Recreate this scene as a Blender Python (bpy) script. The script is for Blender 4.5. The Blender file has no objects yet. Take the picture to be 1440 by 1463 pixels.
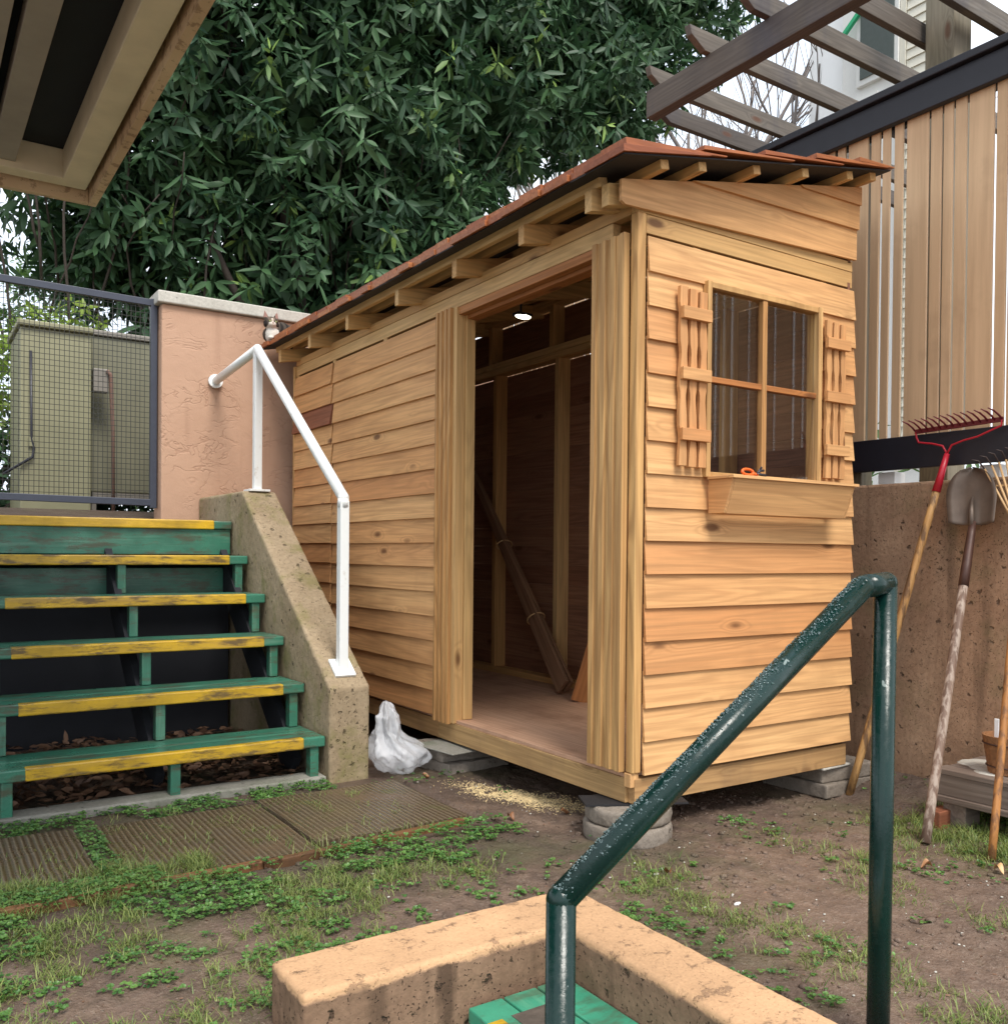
import bpy, bmesh, math, random
import numpy as np
from mathutils import Vector, Matrix, noise
R = math.radians
random.seed(7); rng = np.random.default_rng(7)
S = bpy.context.scene; COL = S.collection

# ------------------------------------------------------------------ tagging
def tag(o, label=None, cat=None, group=None, kind=None):
    if label: o['label'] = label
    if cat: o['category'] = cat
    if group: o['group'] = group
    if kind: o['kind'] = kind
    return o
def thing(name, loc, label, cat, group=None, rz=0):
    o = bpy.data.objects.new(name, None); COL.objects.link(o)
    o.location = loc; o.rotation_euler = (0, 0, rz); o.empty_display_size = .1
    return tag(o, label, cat, group)
def copy_tree(o, parent=None):
    c = o.copy(); COL.objects.link(c)
    if parent: c.parent = parent
    for ch in o.children: copy_tree(ch, c)
    return c

# ------------------------------------------------------------------ mesh builder
class MB:
    """collects solids; every vertex carries grain coords (gc: x runs along the board) and a random number"""
    def __init__(s): s.v=[]; s.f=[]; s.g=[]; s.r=[]; s.sm=[]
    def solid(s, pts, faces, M=None, axis=0, rnd=None, smooth=False, gscale=1.0):
        n=len(s.v); r=random.random() if rnd is None else rnd
        off=(random.uniform(-50,50),random.uniform(-50,50),random.uniform(-50,50))
        for p in pts:
            p=Vector(p); q=(p[axis],p[(axis+1)%3],p[(axis+2)%3])
            s.g.append((q[0]+off[0],q[1]+off[1],q[2]+off[2])); s.r.append(r)
            s.v.append(tuple(M@p) if M is not None else tuple(p))
        for f in faces: s.f.append(tuple(i+n for i in f)); s.sm.append(smooth)
        return s
    def box(s,x0,x1,y0,y1,z0,z1,axis=0,rnd=None,M=None):
        if x0>x1:x0,x1=x1,x0
        if y0>y1:y0,y1=y1,y0
        if z0>z1:z0,z1=z1,z0
        P=[(x0,y0,z0),(x1,y0,z0),(x1,y1,z0),(x0,y1,z0),(x0,y0,z1),(x1,y0,z1),(x1,y1,z1),(x0,y1,z1)]
        return s.solid(P,BF,M,axis,rnd)
    def bar(s,p0,p1,w,h,up=(0,0,1),rnd=None,w2=None,h2=None):
        p0=Vector(p0);p1=Vector(p1);L=(p1-p0).length; x=(p1-p0).normalized(); u=Vector(up)
        y=u.cross(x).normalized(); z=x.cross(y)
        M=Matrix(((x[0],y[0],z[0],p0[0]),(x[1],y[1],z[1],p0[1]),(x[2],y[2],z[2],p0[2]),(0,0,0,1)))
        w2=w if w2 is None else w2; h2=h if h2 is None else h2
        a,b,c,d=w/2,h/2,w2/2,h2/2
        P=[(0,-a,-b),(L,-c,-d),(L,c,-d),(0,a,-b),(0,-a,b),(L,-c,d),(L,c,d),(0,a,b)]
        return s.solid(P,BF,M,0,rnd)
    def prism(s,poly,a0,a1,plane='yz',rnd=None,axis=None,M=None):
        """poly is a list of 2-D points in the plane, extruded along the third axis; ccw in that plane"""
        n=len(poly); ax={'yz':0,'xz':1,'xy':2}[plane]
        def mk(p,a):
            return {'yz':(a,p[0],p[1]),'xz':(p[0],a,p[1]),'xy':(p[0],p[1],a)}[plane]
        P=[mk(p,a0) for p in poly]+[mk(p,a1) for p in poly]
        F=[tuple(range(n))[::-1],tuple(range(n,2*n))]+[(i,(i+1)%n,n+(i+1)%n,n+i) for i in range(n)]
        if ax==1: F=[f[::-1] for f in F]
        return s.solid(P,F,M,ax if axis is None else axis,rnd)
    def tube(s,pts,rad,seg=12,rnd=None,cap=True,smooth=True):
        pts=[Vector(p) for p in pts]; n=len(pts)
        if not isinstance(rad,(list,tuple)): rad=[rad]*n
        P=[];F=[]; prev=None; L=0; G=[]
        for i,p in enumerate(pts):
            d=(pts[min(i+1,n-1)]-pts[max(i-1,0)]).normalized()
            if prev is None:
                prev=d.orthogonal().normalized()
            u=(prev-d*prev.dot(d)).normalized(); prev=u; w=d.cross(u)
            k=1.0
            if 0<i<n-1:
                c=(pts[i]-pts[i-1]).normalized().dot(d); k=1/max(c,.6)
            if i: L+=(pts[i]-pts[i-1]).length
            for j in range(seg):
                a=2*math.pi*j/seg
                P.append(p+(u*math.cos(a)+w*math.sin(a))*rad[i]*k); G.append((L,math.cos(a)*rad[i],math.sin(a)*rad[i]))
        for i in range(n-1):
            for j in range(seg):
                a=i*seg+j;b=i*seg+(j+1)%seg; F.append((a,b,b+seg,a+seg))
        m=len(s.v); s.solid(P,F,None,0,rnd,smooth)
        o=(random.uniform(-9,9),random.uniform(-9,9))
        for i,g in enumerate(G): s.g[m+i]=(g[0]+o[0],g[1]+o[1],g[2])
        if cap:
            s.f.append(tuple(m+j for j in range(seg))[::-1]); s.sm.append(False)
            s.f.append(tuple(m+(n-1)*seg+j for j in range(seg))); s.sm.append(False)
        return s
    def ball(s,c,r,sc=(1,1,1),seg=10,rnd=None,M=None):
        P=[];F=[]
        for i in range(1,seg):
            t=math.pi*i/seg
            for j in range(seg*2):
                a=math.pi*j/seg
                P.append((c[0]+r*sc[0]*math.sin(t)*math.cos(a),c[1]+r*sc[1]*math.sin(t)*math.sin(a),c[2]+r*sc[2]*math.cos(t)))
        k=seg*2
        for i in range(seg-2):
            for j in range(k): F.append((i*k+j,(i+1)*k+j,(i+1)*k+(j+1)%k,i*k+(j+1)%k))
        P.append((c[0],c[1],c[2]+r*sc[2]));P.append((c[0],c[1],c[2]-r*sc[2]));t=len(P)-2
        for j in range(k):
            F.append((t,j,(j+1)%k)); F.append((t+1,(seg-2)*k+(j+1)%k,(seg-2)*k+j))
        return s.solid(P,F,M,0,rnd,True)
    def lathe(s,prof,c=(0,0,0),seg=32,rnd=None,smooth=False,M=None):
        P=[];F=[];n=len(prof)
        for (r,z) in prof:
            for j in range(seg):
                a=2*math.pi*j/seg; P.append((c[0]+r*math.cos(a),c[1]+r*math.sin(a),c[2]+z))
        for i in range(n-1):
            for j in range(seg): F.append((i*seg+j,i*seg+(j+1)%seg,(i+1)*seg+(j+1)%seg,(i+1)*seg+j))
        F.append(tuple(range(seg))[::-1]);F.append(tuple((n-1)*seg+j for j in range(seg)))
        return s.solid(P,F,M,0,rnd,smooth)
    def build(s,name,mat,parent=None,bevel=0,wobble=0):
        v=s.v
        if wobble:
            v=[tuple(Vector(p)+noise.noise_vector(Vector(p)*6)*wobble) for p in v]
        if parent is not None:
            I=Matrix.LocRotScale(parent.location,parent.rotation_euler,None) if parent.parent is None else None
            if I is not None:
                I=I.inverted(); v=[tuple(I@Vector(p)) for p in v]
            else:
                I=(Matrix.LocRotScale(parent.parent.location,parent.parent.rotation_euler,None)).inverted(); v=[tuple(I@Vector(p)) for p in v]
        me=bpy.data.meshes.new(name); me.from_pydata(v,[],s.f)
        a=me.attributes.new('gc','FLOAT_VECTOR','POINT'); a.data.foreach_set('vector',np.array(s.g,dtype=np.float32).ravel())
        a=me.attributes.new('rnd','FLOAT','POINT'); a.data.foreach_set('value',np.array(s.r,dtype=np.float32))
        me.polygons.foreach_set('use_smooth',s.sm)
        me.materials.append(mat); me.update()
        o=bpy.data.objects.new(name,me); COL.objects.link(o)
        if parent is not None: o.parent=parent
        if bevel:
            m=o.modifiers.new('bevel','BEVEL'); m.width=bevel; m.segments=2; m.limit_method='ANGLE'; m.angle_limit=R(35); m.use_clamp_overlap=True
        return o
BF=[(0,3,2,1),(4,5,6,7),(0,1,5,4),(1,2,6,5),(2,3,7,6),(3,0,4,7)]

# ------------------------------------------------------------------ materials
class NT:
    def __init__(s,name):
        s.m=bpy.data.materials.new(name); s.m.use_nodes=True; s.t=s.m.node_tree; s.n=s.t.nodes; s.n.clear()
        s.out=s.n.new('ShaderNodeOutputMaterial'); s.b=s.n.new('ShaderNodeBsdfPrincipled'); s.l(s.b.outputs[0],s.out.inputs[0])
    def l(s,a,b): s.t.links.new(a,b)
    def put(s,inp,v):
        if isinstance(v,bpy.types.NodeSocket): s.l(v,inp)
        elif v is not None:
            if hasattr(inp.default_value,'__len__') and not hasattr(v,'__len__'): v=[v]*len(inp.default_value)
            if hasattr(v,'__len__') and len(v)==3 and len(inp.default_value)==4: v=tuple(v)+(1,)
            inp.default_value=v
    def attr(s,n,out='Vector'):
        a=s.n.new('ShaderNodeAttribute'); a.attribute_name=n; return a.outputs[out]
    def pos(s):
        return s.n.new('ShaderNodeNewGeometry').outputs['Position']
    def obj(s): return s.n.new('ShaderNodeTexCoord').outputs['Object']
    def map(s,v,sc): 
        m=s.n.new('ShaderNodeVectorMath'); m.operation='MULTIPLY'; s.put(m.inputs[0],v); s.put(m.inputs[1],sc); return m.outputs[0]
    def noise(s,v,scale=1,detail=4,rough=.55,dist=0,out=0):
        n=s.n.new('ShaderNodeTexNoise'); s.put(n.inputs['Vector'],v); n.inputs['Scale'].default_value=scale
        n.inputs['Detail'].default_value=detail; n.inputs['Roughness'].default_value=rough; n.inputs['Distortion'].default_value=dist; return n.outputs[out]
    def vor(s,v,scale=1,feat='F1',rand=1,out='Distance'):
        n=s.n.new('ShaderNodeTexVoronoi'); s.put(n.inputs['Vector'],v); n.feature=feat; n.inputs['Scale'].default_value=scale
        n.inputs['Randomness'].default_value=rand; return n.outputs[out]
    def math(s,op,a,b=None,c=None,clamp=False):
        n=s.n.new('ShaderNodeMath'); n.operation=op; n.use_clamp=clamp; s.put(n.inputs[0],a)
        if b is not None: s.put(n.inputs[1],b)
        if c is not None: s.put(n.inputs[2],c)
        return n.outputs[0]
    def rng(s,v,a,b,c=0,d=1,smooth=False):
        n=s.n.new('ShaderNodeMapRange'); s.put(n.inputs[0],v); n.clamp=True
        if smooth: n.interpolation_type='SMOOTHSTEP'
        for i,x in enumerate((a,b,c,d)): n.inputs[i+1].default_value=x
        return n.outputs[0]
    def mix(s,f,a,b,mode='MIX'):
        n=s.n.new('ShaderNodeMix'); n.data_type='RGBA'; n.blend_type=mode; n.clamp_factor=True
        s.put(n.inputs[0],f); s.put(n.inputs[6],a); s.put(n.inputs[7],b); return n.outputs[2]
    def ramp(s,f,stops):
        n=s.n.new('ShaderNodeValToRGB'); s.put(n.inputs[0],f); e=n.color_ramp.elements
        while len(e)<len(stops): e.new(.5)
        for i,(p,c) in enumerate(stops): e[i].position=p; e[i].color=tuple(c)+(1,)
        return n.outputs[0]
    def sep(s,v):
        n=s.n.new('ShaderNodeSeparateXYZ'); s.put(n.inputs[0],v); return n.outputs
    def bump(s,h,strength=.5,dist=.01,normal=None):
        n=s.n.new('ShaderNodeBump'); s.put(n.inputs['Height'],h); n.inputs['Strength'].default_value=strength; n.inputs['Distance'].default_value=dist
        if normal is not None: s.l(normal,n.inputs['Normal'])
        return n.outputs[0]
    def fin(s,col=None,rough=None,normal=None,metal=None,spec=None,**kw):
        if col is not None: s.put(s.b.inputs['Base Color'],col)
        if rough is not None: s.put(s.b.inputs['Roughness'],rough)
        if normal is not None: s.l(normal,s.b.inputs['Normal'])
        if metal is not None: s.put(s.b.inputs['Metallic'],metal)
        if spec is not None: s.put(s.b.inputs['Specular IOR Level'],spec)
        for k,v in kw.items(): s.put(s.b.inputs[k.replace('_',' ')],v)
        return s.m

def wood(name,light,mid,red,knots=True,rough=.6,grain=.55,wet=0,stain=None,ssc=(3,3,1.1)):
    t=NT(name); g=t.attr('gc'); r=t.attr('rnd','Fac')
    gx=t.map(g,(1.0,11.0,11.0))
    warp=t.noise(t.map(g,(1.3,4.,4.)),1,2,out=0)
    # knots on a sparse cell pattern bend the growth rings
    kv=t.map(g,(2.6,7.0,7.0)); kd=t.vor(kv,1,rand=1)
    kk=t.rng(kd,.0,.30,1,0,True)
    sel=t.math('GREATER_THAN',t.sep(t.vor(kv,1,out='Color'))[0],.35)
    kk=t.math('MULTIPLY',kk,sel) if knots else None
    base=t.noise(t.map(g,(.5,7.5,7.5)),1,2,.5,.3)
    if knots: base=t.math('ADD',base,t.math('MULTIPLY',kk,.20))
    rings=t.math('SINE',t.math('MULTIPLY',base,84.0))
    rings=t.rng(rings,-.4,1,0,1)
    fine=t.noise(t.map(g,(2.5,85.,85.)),1,3,.6)
    c=t.mix(r,light,mid)
    c=t.mix(t.rng(t.math('FRACT',t.math('MULTIPLY',r,7.31)),.55,1,0,.75),c,red)
    broad=t.rng(t.noise(t.map(g,(.9,7,7)),1,3),.35,.7)
    c=t.mix(t.math('MULTIPLY',broad,.35),c,red)
    c=t.mix(t.math('MULTIPLY',rings,grain*.55),c,tuple(x*.45 for x in red))
    c=t.mix(t.math('MULTIPLY',t.rng(fine,.38,.66),.42),c,tuple(x*.5 for x in mid))
    if knots:
        kd2=t.rng(kd,.06,.16,1,0,True); kd2=t.math('MULTIPLY',kd2,sel)
        c=t.mix(t.math('MULTIPLY',kd2,.85),c,(.11,.04,.014))
    if stain:
        sn=t.rng(t.noise(t.map(t.pos(),ssc),1,5,.6),*((.52,.72) if ssc[0]<20 else (.47,.58)))
        c=t.mix(t.math('MULTIPLY',sn,stain[1]),c,stain[0])
    h=t.math('ADD',t.math('MULTIPLY',rings,.3),fine)
    return t.fin(c,t.rng(fine,.3,.7,rough-.1,rough+.1),t.bump(h,.35,.0016),spec=.35)

def plain(name,col,rough=.5,metal=0,var=.12,bs=0,scale=20,spec=.5):
    t=NT(name); n=t.noise(t.obj(),scale,4)
    c=t.mix(t.math('MULTIPLY',t.rng(n,.3,.7),var*2),col,tuple(x*.55 for x in col))
    return t.fin(c,rough,t.bump(n,bs,.003) if bs else None,metal,spec)

def concrete(name,col,dark,pore=.5,sc=1,rough=.85,moss=None,bump=.6,streak=0,cap=None):
    t=NT(name); p=t.pos()
    n=t.noise(p,2.2*sc,6,.6); n2=t.noise(p,38*sc,4,.7)
    c=t.mix(t.rng(n,.3,.72),col,dark); c=t.mix(t.math('MULTIPLY',t.rng(n2,.35,.7),.4),c,tuple(x*.5 for x in dark))
    wv=t.n.new('ShaderNodeVectorMath'); wv.operation='ADD'; t.l(p,wv.inputs[0]); t.l(t.map(t.noise(p,30*sc,3,.6,out=1),(.05,.05,.05)),wv.inputs[1]); p0=p; p=wv.outputs[0]
    pv=t.vor(p,15*sc); ps=t.math('GREATER_THAN',t.sep(t.vor(p,15*sc,out='Color'))[1],1-pore*.45)
    pit=t.math('MULTIPLY',t.rng(pv,.10,.22,1,0),ps)
    pv2=t.vor(p,90*sc); pit2=t.math('MULTIPLY',t.rng(pv2,.12,.3,1,0),t.math('GREATER_THAN',t.sep(t.vor(p,90*sc,out='Color'))[0],.6))
    allp=t.math('MAXIMUM',pit,t.math('MULTIPLY',pit2,pore))
    c=t.mix(t.math('MULTIPLY',allp,.75),c,tuple(x*.22 for x in dark))
    p=p0
    if streak:
        st=t.rng(t.noise(t.map(p,(9,9,.9)),1,4,.6),.52,.68)
        c=t.mix(t.math('MULTIPLY',st,streak),c,tuple(x*.35 for x in dark))
    if moss:
        ms=t.rng(t.noise(p,5,5,.65),.5,.66); c=t.mix(t.math('MULTIPLY',ms,moss[1]),c,moss[0])
    if cap:
        g=t.n.new('ShaderNodeNewGeometry'); nz=t.sep(g.outputs['Normal'])[2]
        edge=t.math('ADD',t.sep(p)[2],t.math('MULTIPLY',t.math('SUBTRACT',t.noise(p,14,4,.7),.5),.035))
        f=t.math('MULTIPLY',t.rng(edge,cap[1]-.004,cap[1]+.004),1.0)
        wear=t.rng(t.noise(p,12,7,.75),.57,.62); f=t.math('MULTIPLY',f,t.math('SUBTRACT',1,t.math('MULTIPLY',wear,.6)))
        capc=t.mix(t.math('MULTIPLY',t.rng(t.math('ADD',t.math('MULTIPLY',t.noise(p,3,5,.6),.6),t.math('MULTIPLY',t.noise(p,120,3,.7),.4)),.38,.62),.6),cap[0],tuple(x*.52 for x in cap[0]))
        c=t.mix(f,c,capc)
        hh=t.math('MULTIPLY',t.math('SUBTRACT',1,t.math('MULTIPLY',f,.8)),1)
    h=t.math('SUBTRACT',t.math('ADD',t.math('MULTIPLY',n,.5),t.math('MULTIPLY',n2,.5)),t.math('MULTIPLY',allp,1.3))
    if cap: h=t.math('MULTIPLY',h,hh)
    return t.fin(c,rough,t.bump(h,bump,.006),spec=.3)

M={}
M['cedar']=wood('cedar',(.75,.455,.205),(.68,.365,.15),(.57,.25,.095),grain=.45,stain=((.34,.17,.07),.22))
M['cedar_trim']=wood('cedar_trim',(.74,.49,.215),(.66,.39,.15),(.50,.24,.08),knots=False,grain=.9,stain=((.30,.14,.05),.3),ssc=(25,25,1.5))
M['fir']=wood('fir',(.72,.48,.22),(.64,.40,.16),(.54,.28,.10),grain=.4)
M['skirt']=wood('skirt',(.52,.34,.15),(.45,.26,.11),(.36,.18,.08),stain=((.16,.10,.06),.5))
M['red_board']=wood('red_board',(.30,.11,.055),(.24,.085,.045),(.2,.07,.04))
M['orange_board']=wood('orange_board',(.50,.22,.07),(.44,.17,.05),(.36,.12,.04))
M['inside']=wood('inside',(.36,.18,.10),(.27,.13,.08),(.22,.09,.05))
M['shingle']=wood('shingle',(.50,.20,.075),(.37,.115,.042),(.22,.06,.026),knots=False,rough=.42,grain=.5)
M['pallet']=wood('pallet_grey',(.30,.25,.21),(.20,.15,.12),(.15,.10,.075),grain=.6)
M['handle_pale']=wood('handle_pale',(.55,.33,.13),(.48,.26,.09),(.42,.2,.07),knots=False,stain=((.10,.055,.03),.85),ssc=(40,40,9))
M['handle_grey']=wood('handle_grey',(.20,.13,.095),(.15,.09,.065),(.12,.065,.045),knots=False,stain=((.42,.34,.28),.7),ssc=(55,55,7))
M['handle_orange']=wood('handle_orange',(.48,.23,.08),(.42,.18,.05),(.34,.12,.04),knots=False,stain=((.1,.05,.03),.7),ssc=(45,45,8))
M['pergola']=wood('pergola_wood',(.17,.145,.115),(.12,.095,.08),(.075,.06,.052),grain=.5,stain=((.055,.05,.06),.75))
def fencem():
    t=NT('fence_tan'); g=t.attr('gc'); q=t.attr('rnd','Fac'); n=t.noise(t.map(g,(1.5,30,30)),1,4,.6); b=t.noise(t.pos(),3,5,.6)
    c=t.mix(q,(.64,.43,.255),(.56,.365,.21)); c=t.mix(t.math('MULTIPLY',t.rng(n,.4,.7),.4),c,(.36,.22,.12)); c=t.mix(t.math('MULTIPLY',t.rng(b,.55,.75),.45),c,(.30,.19,.11))
    return t.fin(c,.6,t.bump(n,.35,.002),spec=.3)
M['fence']=fencem()
M['blackwood']=plain('black_painted_wood',(.013,.013,.02),.5,0,.25,.5,14,.45)
M['post_wood']=wood('post_wood',(.30,.26,.19),(.25,.22,.15),(.20,.16,.11),grain=.5,stain=((.10,.11,.06),.5))
M['paint_tan']=None
M['edging']=wood('edging_timber',(.26,.12,.05),(.19,.09,.04),(.15,.07,.03),stain=((.05,.035,.02),.8))
M['plywood']=wood('plywood',(.64,.40,.27),(.58,.35,.23),(.50,.28,.17),knots=False,grain=.25,stain=((.18,.07,.035),.55))
M['felt']=plain('black_felt',(.012,.011,.013),.7,0,.2,.3,30)
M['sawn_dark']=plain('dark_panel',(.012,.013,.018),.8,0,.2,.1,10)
M['green_gloss']=None

def green_rail():
    t=NT('dark_green_pipe_paint'); p=t.obj()
    chip=t.rng(t.noise(p,26,3,.5),.735,.745)
    c=t.mix(t.math('MULTIPLY',t.rng(t.noise(p,7,5,.6),.35,.7),.5),(.003,.022,.017),(.002,.012,.012))
    c=t.mix(t.math('MULTIPLY',chip,.7),c,(.25,.3,.28))
    wetn=t.noise(p,55,5,.7)
    return t.fin(c,t.rng(wetn,.35,.65,.10,.36),t.bump(wetn,.35,.002),spec=.36)
M['green_gloss']=green_rail()
def white_paint():
    t=NT('white_pipe_paint'); p=t.obj()
    rust=t.rng(t.noise(t.map(p,(1,1,.5)),22,5,.65),.60,.70)
    c=t.mix(t.math('MULTIPLY',rust,.5),(.78,.80,.79),(.36,.27,.16))
    return t.fin(c,.35,t.bump(t.noise(p,40,4),.25,.002))
M['white_paint']=white_paint()
def tread_mat(name,base,worn,grime):
    t=NT(name); g=t.attr('gc')
    n=t.noise(t.map(g,(1.6,22,22)),1,5,.65); n2=t.noise(t.pos(),7,5,.6); n3=t.noise(t.map(g,(5,90,90)),1,3)
    c=t.mix(t.rng(n2,.3,.7),base,tuple(x*.6 for x in base))
    c=t.mix(t.math('MULTIPLY',t.rng(n,.52,.68),.7),c,worn)
    gr=t.math('MULTIPLY',t.rng(t.noise(t.map(t.pos(),(5,16,22)),1,7,.75),.49,.60),grime)
    c=t.mix(t.math('MULTIPLY',gr,.85),c,(.075,.05,.028))
    return t.fin(c,t.rng(n2,.3,.7,.22,.5),t.bump(t.math('ADD',n,t.math('MULTIPLY',n3,.5)),.4,.003),spec=.5)
M['green_wood']=tread_mat('green_painted_wood',(.045,.185,.12),(.12,.24,.17),.85)
M['mint_wood']=tread_mat('mint_painted_wood',(.055,.34,.205),(.11,.33,.2),.6)
M['yellow']=tread_mat('yellow_nosing_paint',(.62,.38,.02),(.36,.22,.05),1.0)
M['yellow_clean']=tread_mat('yellow_nosing_clean',(.70,.42,.02),(.6,.36,.04),.25)
M['wallconc']=concrete('brown_painted_concrete',(.50,.32,.20),(.31,.18,.11),1.0,1.5,.75,moss=((.13,.13,.05),.3),bump=1.0,streak=.6)
M['stairconc']=concrete('weathered_concrete',(.42,.33,.22),(.27,.20,.12),.9,1.3,.9,moss=((.17,.16,.05),.7),bump=.9)
M['fgconc']=concrete('rough_brown_concrete',(.31,.195,.125),(.17,.10,.062),.95,1.2,.9,bump=1.0,streak=.8,cap=((.60,.365,.20),-.018))
M['kerb']=concrete('grey_kerb_concrete',(.33,.32,.28),(.2,.19,.16),.5,2,.8,moss=((.06,.10,.03),.35),bump=.6)
M['paverblock']=concrete('grey_paver_concrete',(.30,.26,.22),(.2,.165,.13),.6,2,.85,bump=.7)
M['lite_conc']=concrete('light_wall_cap',(.58,.56,.50),(.42,.40,.35),.3,1.5,.8,bump=.4)
def stucco():
    t=NT('pink_tan_stucco'); p=t.pos()
    n=t.noise(p,1.3,5,.6); w=t.noise(t.map(p,(1,1,1.6)),4.5,3,.55,1.4); ridge=t.math('ABSOLUTE',t.math('SUBTRACT',w,.5))
    r=t.rng(ridge,.0,.035,1,0,True); msk=t.rng(t.noise(p,3.1,2),.45,.6)
    r=t.math('MULTIPLY',r,msk); f=t.noise(p,160,3,.6)
    c=t.mix(t.rng(n,.3,.7),(.51,.325,.225),(.43,.265,.18)); c=t.mix(t.math('MULTIPLY',r,.22),c,(.25,.12,.075))
    st=t.rng(t.noise(t.map(p,(7,7,.7)),1,4,.6),.54,.72); c=t.mix(t.math('MULTIPLY',st,.28),c,(.20,.10,.06))
    h=t.math('SUBTRACT',t.math('ADD',t.math('MULTIPLY',f,.25),t.math('MULTIPLY',t.noise(p,14,5,.65),.9)),t.math('MULTIPLY',r,.6))
    return t.fin(c,.85,t.bump(h,.5,.008),spec=.25)
M['stucco']=stucco()
def paver():
    t=NT('ribbed_wet_paver'); p=t.pos(); sx=t.sep(p)
    wob=t.math('MULTIPLY',t.noise(p,6,2),.008)
    w=t.math('SINE',t.math('MULTIPLY',t.math('ADD',sx[0],wob),2*math.pi/.021))
    n=t.noise(p,5,5,.65); n2=t.noise(p,70,4,.7)
    c=t.mix(t.rng(n,.3,.7),(.15,.105,.06),(.085,.058,.036))
    mud=t.rng(t.math('ADD',t.noise(p,2.6,4,.6),t.math('MULTIPLY',sx[0],.16)),.40,.52)
    c=t.mix(t.math('MULTIPLY',t.rng(w,-.2,.9),.55),t.mix(.45,c,(.035,.025,.015)),t.mix(.5,c,(.30,.25,.17)))
    c=t.mix(t.math('MULTIPLY',mud,.75),c,(.12,.078,.048))
    ms=t.rng(t.noise(p,8,5,.6),.56,.68); c=t.mix(t.math('MULTIPLY',ms,.45),c,(.09,.10,.025))
    h=t.math('ADD',t.math('MULTIPLY',w,t.math('SUBTRACT',.5,t.math('MULTIPLY',mud,.38))),t.math('MULTIPLY',n2,.5))
    return t.fin(c,t.rng(n,.35,.65,.14,.45),t.bump(h,.75,.006),spec=.5)
M['paver']=paver()
def soil():
    t=NT('damp_bare_soil'); p=t.pos(); sx=t.sep(p)
    a=t.noise(p,2.1,6,.65); b=t.noise(p,16,6,.72); c0=t.noise(p,85,4,.7)
    c=t.mix(t.rng(a,.32,.68),(.225,.155,.113),(.125,.082,.06))
    c=t.mix(t.math('MULTIPLY',t.rng(b,.42,.68),.65),c,(.055,.036,.027))
    c=t.mix(t.math('MULTIPLY',t.rng(c0,.56,.66),.5),c,(.30,.235,.18))
    v=t.vor(p,55); peb=t.math('MULTIPLY',t.rng(v,.1,.26,1,0,True),t.math('GREATER_THAN',t.sep(t.vor(p,55,out='Color'))[0],.86))
    c=t.mix(t.math('MULTIPLY',peb,.6),c,(.36,.31,.26))
    wet=t.rng(t.math('ADD',t.noise(p,1.1,5,.7),t.math('MULTIPLY',t.sep(p)[1],.22)),.46,.60); c=t.mix(t.math('MULTIPLY',wet,.6),c,(.062,.042,.032))
    gm=t.rng(t.noise(p,1.5,5,.7),.50,.64); c=t.mix(t.math('MULTIPLY',gm,.45),c,(.075,.085,.03))
    h=t.math('ADD',t.math('ADD',t.math('MULTIPLY',b,.9),t.math('MULTIPLY',c0,.45)),t.math('MULTIPLY',peb,.4))
    return t.fin(c,t.rng(a,.3,.7,.32,.75),t.bump(h,1.0,.018),spec=.45)
M['soil']=soil()
def leafmat(name,a,b,young=None,rough=.3,trans=0,spec=.5):
    t=NT(name); r=t.attr('rnd','Fac')
    c=t.mix(r,a,b)
    if young:
        y=t.attr('yng','Fac'); c=t.mix(y,c,young)
    t.fin(c,rough,spec=spec)
    if trans:
        tr=t.n.new('ShaderNodeBsdfTranslucent'); t.put(tr.inputs[0],c); mx=t.n.new('ShaderNodeMixShader'); mx.inputs[0].default_value=trans
        t.l(t.b.outputs[0],mx.inputs[1]); t.l(tr.outputs[0],mx.inputs[2]); t.l(mx.outputs[0],t.out.inputs[0])
    return t.m
M['laurel']=leafmat('laurel_leaf',(.018,.055,.028),(.075,.155,.062),(.26,.40,.09),.50,.2,.35)
M['bright']=leafmat('bright_leaf',(.16,.26,.04),(.34,.46,.08),None,.45,.4)
M['mid']=leafmat('mid_green_leaf',(.05,.12,.035),(.13,.24,.06),None,.4,.3)
M['clover']=leafmat('clover_leaf',(.045,.13,.03),(.14,.27,.06),None,.4,.25)
M['grass']=leafmat('grass_blade',(.08,.15,.03),(.30,.34,.10),None,.5,.3)
M['deadleaf']=leafmat('dead_leaf',(.20,.085,.035),(.38,.19,.09),None,.5,.1)
M['litter']=leafmat('litter_leaf',(.075,.035,.02),(.22,.12,.07),None,.6,0)
M['bark']=plain('dark_bark',(.055,.042,.032),.85,0,.3,.9,25)
M['barebark']=plain('grey_bark',(.20,.17,.155),.85,0,.25,.5,18)
M['grip']=plain('worn_grip_patch',(.11,.085,.065),.8,0,.45,.8,45)
M['pot_wood']=wood('pot_wood',(.33,.16,.07),(.27,.12,.05),(.2,.08,.035),stain=((.08,.05,.03),.5))
M['steel_blue']=plain('blue_grey_steel',(.045,.052,.075),.42,.1,.15,.1,20)
M['wire']=plain('dark_wire',(.035,.035,.032),.5,.3,.1)
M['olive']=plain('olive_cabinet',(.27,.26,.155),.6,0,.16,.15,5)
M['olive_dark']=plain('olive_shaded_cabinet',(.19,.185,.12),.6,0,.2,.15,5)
M['greybox']=plain('grey_box',(.22,.2,.17),.5,0,.1)
M['rust_pipe']=plain('rusty_pipe',(.20,.11,.08),.7,0,.3,.3,30)
M['red_metal']=plain('red_rake_paint',(.48,.012,.03),.35,0,.15,.1,30)
M['dark_red']=plain('worn_dark_red_steel',(.14,.012,.018),.5,.2,.35,.3,40)
M['steel_old']=plain('old_shovel_steel',(.13,.095,.072),.5,.4,.35,.3,14)
M['brownmetal']=plain('brown_socket',(.07,.03,.02),.5,.2,.3,.2,30)
M['bamboo']=plain('bamboo_tine',(.60,.38,.18),.5,0,.12,.1,40)
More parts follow.
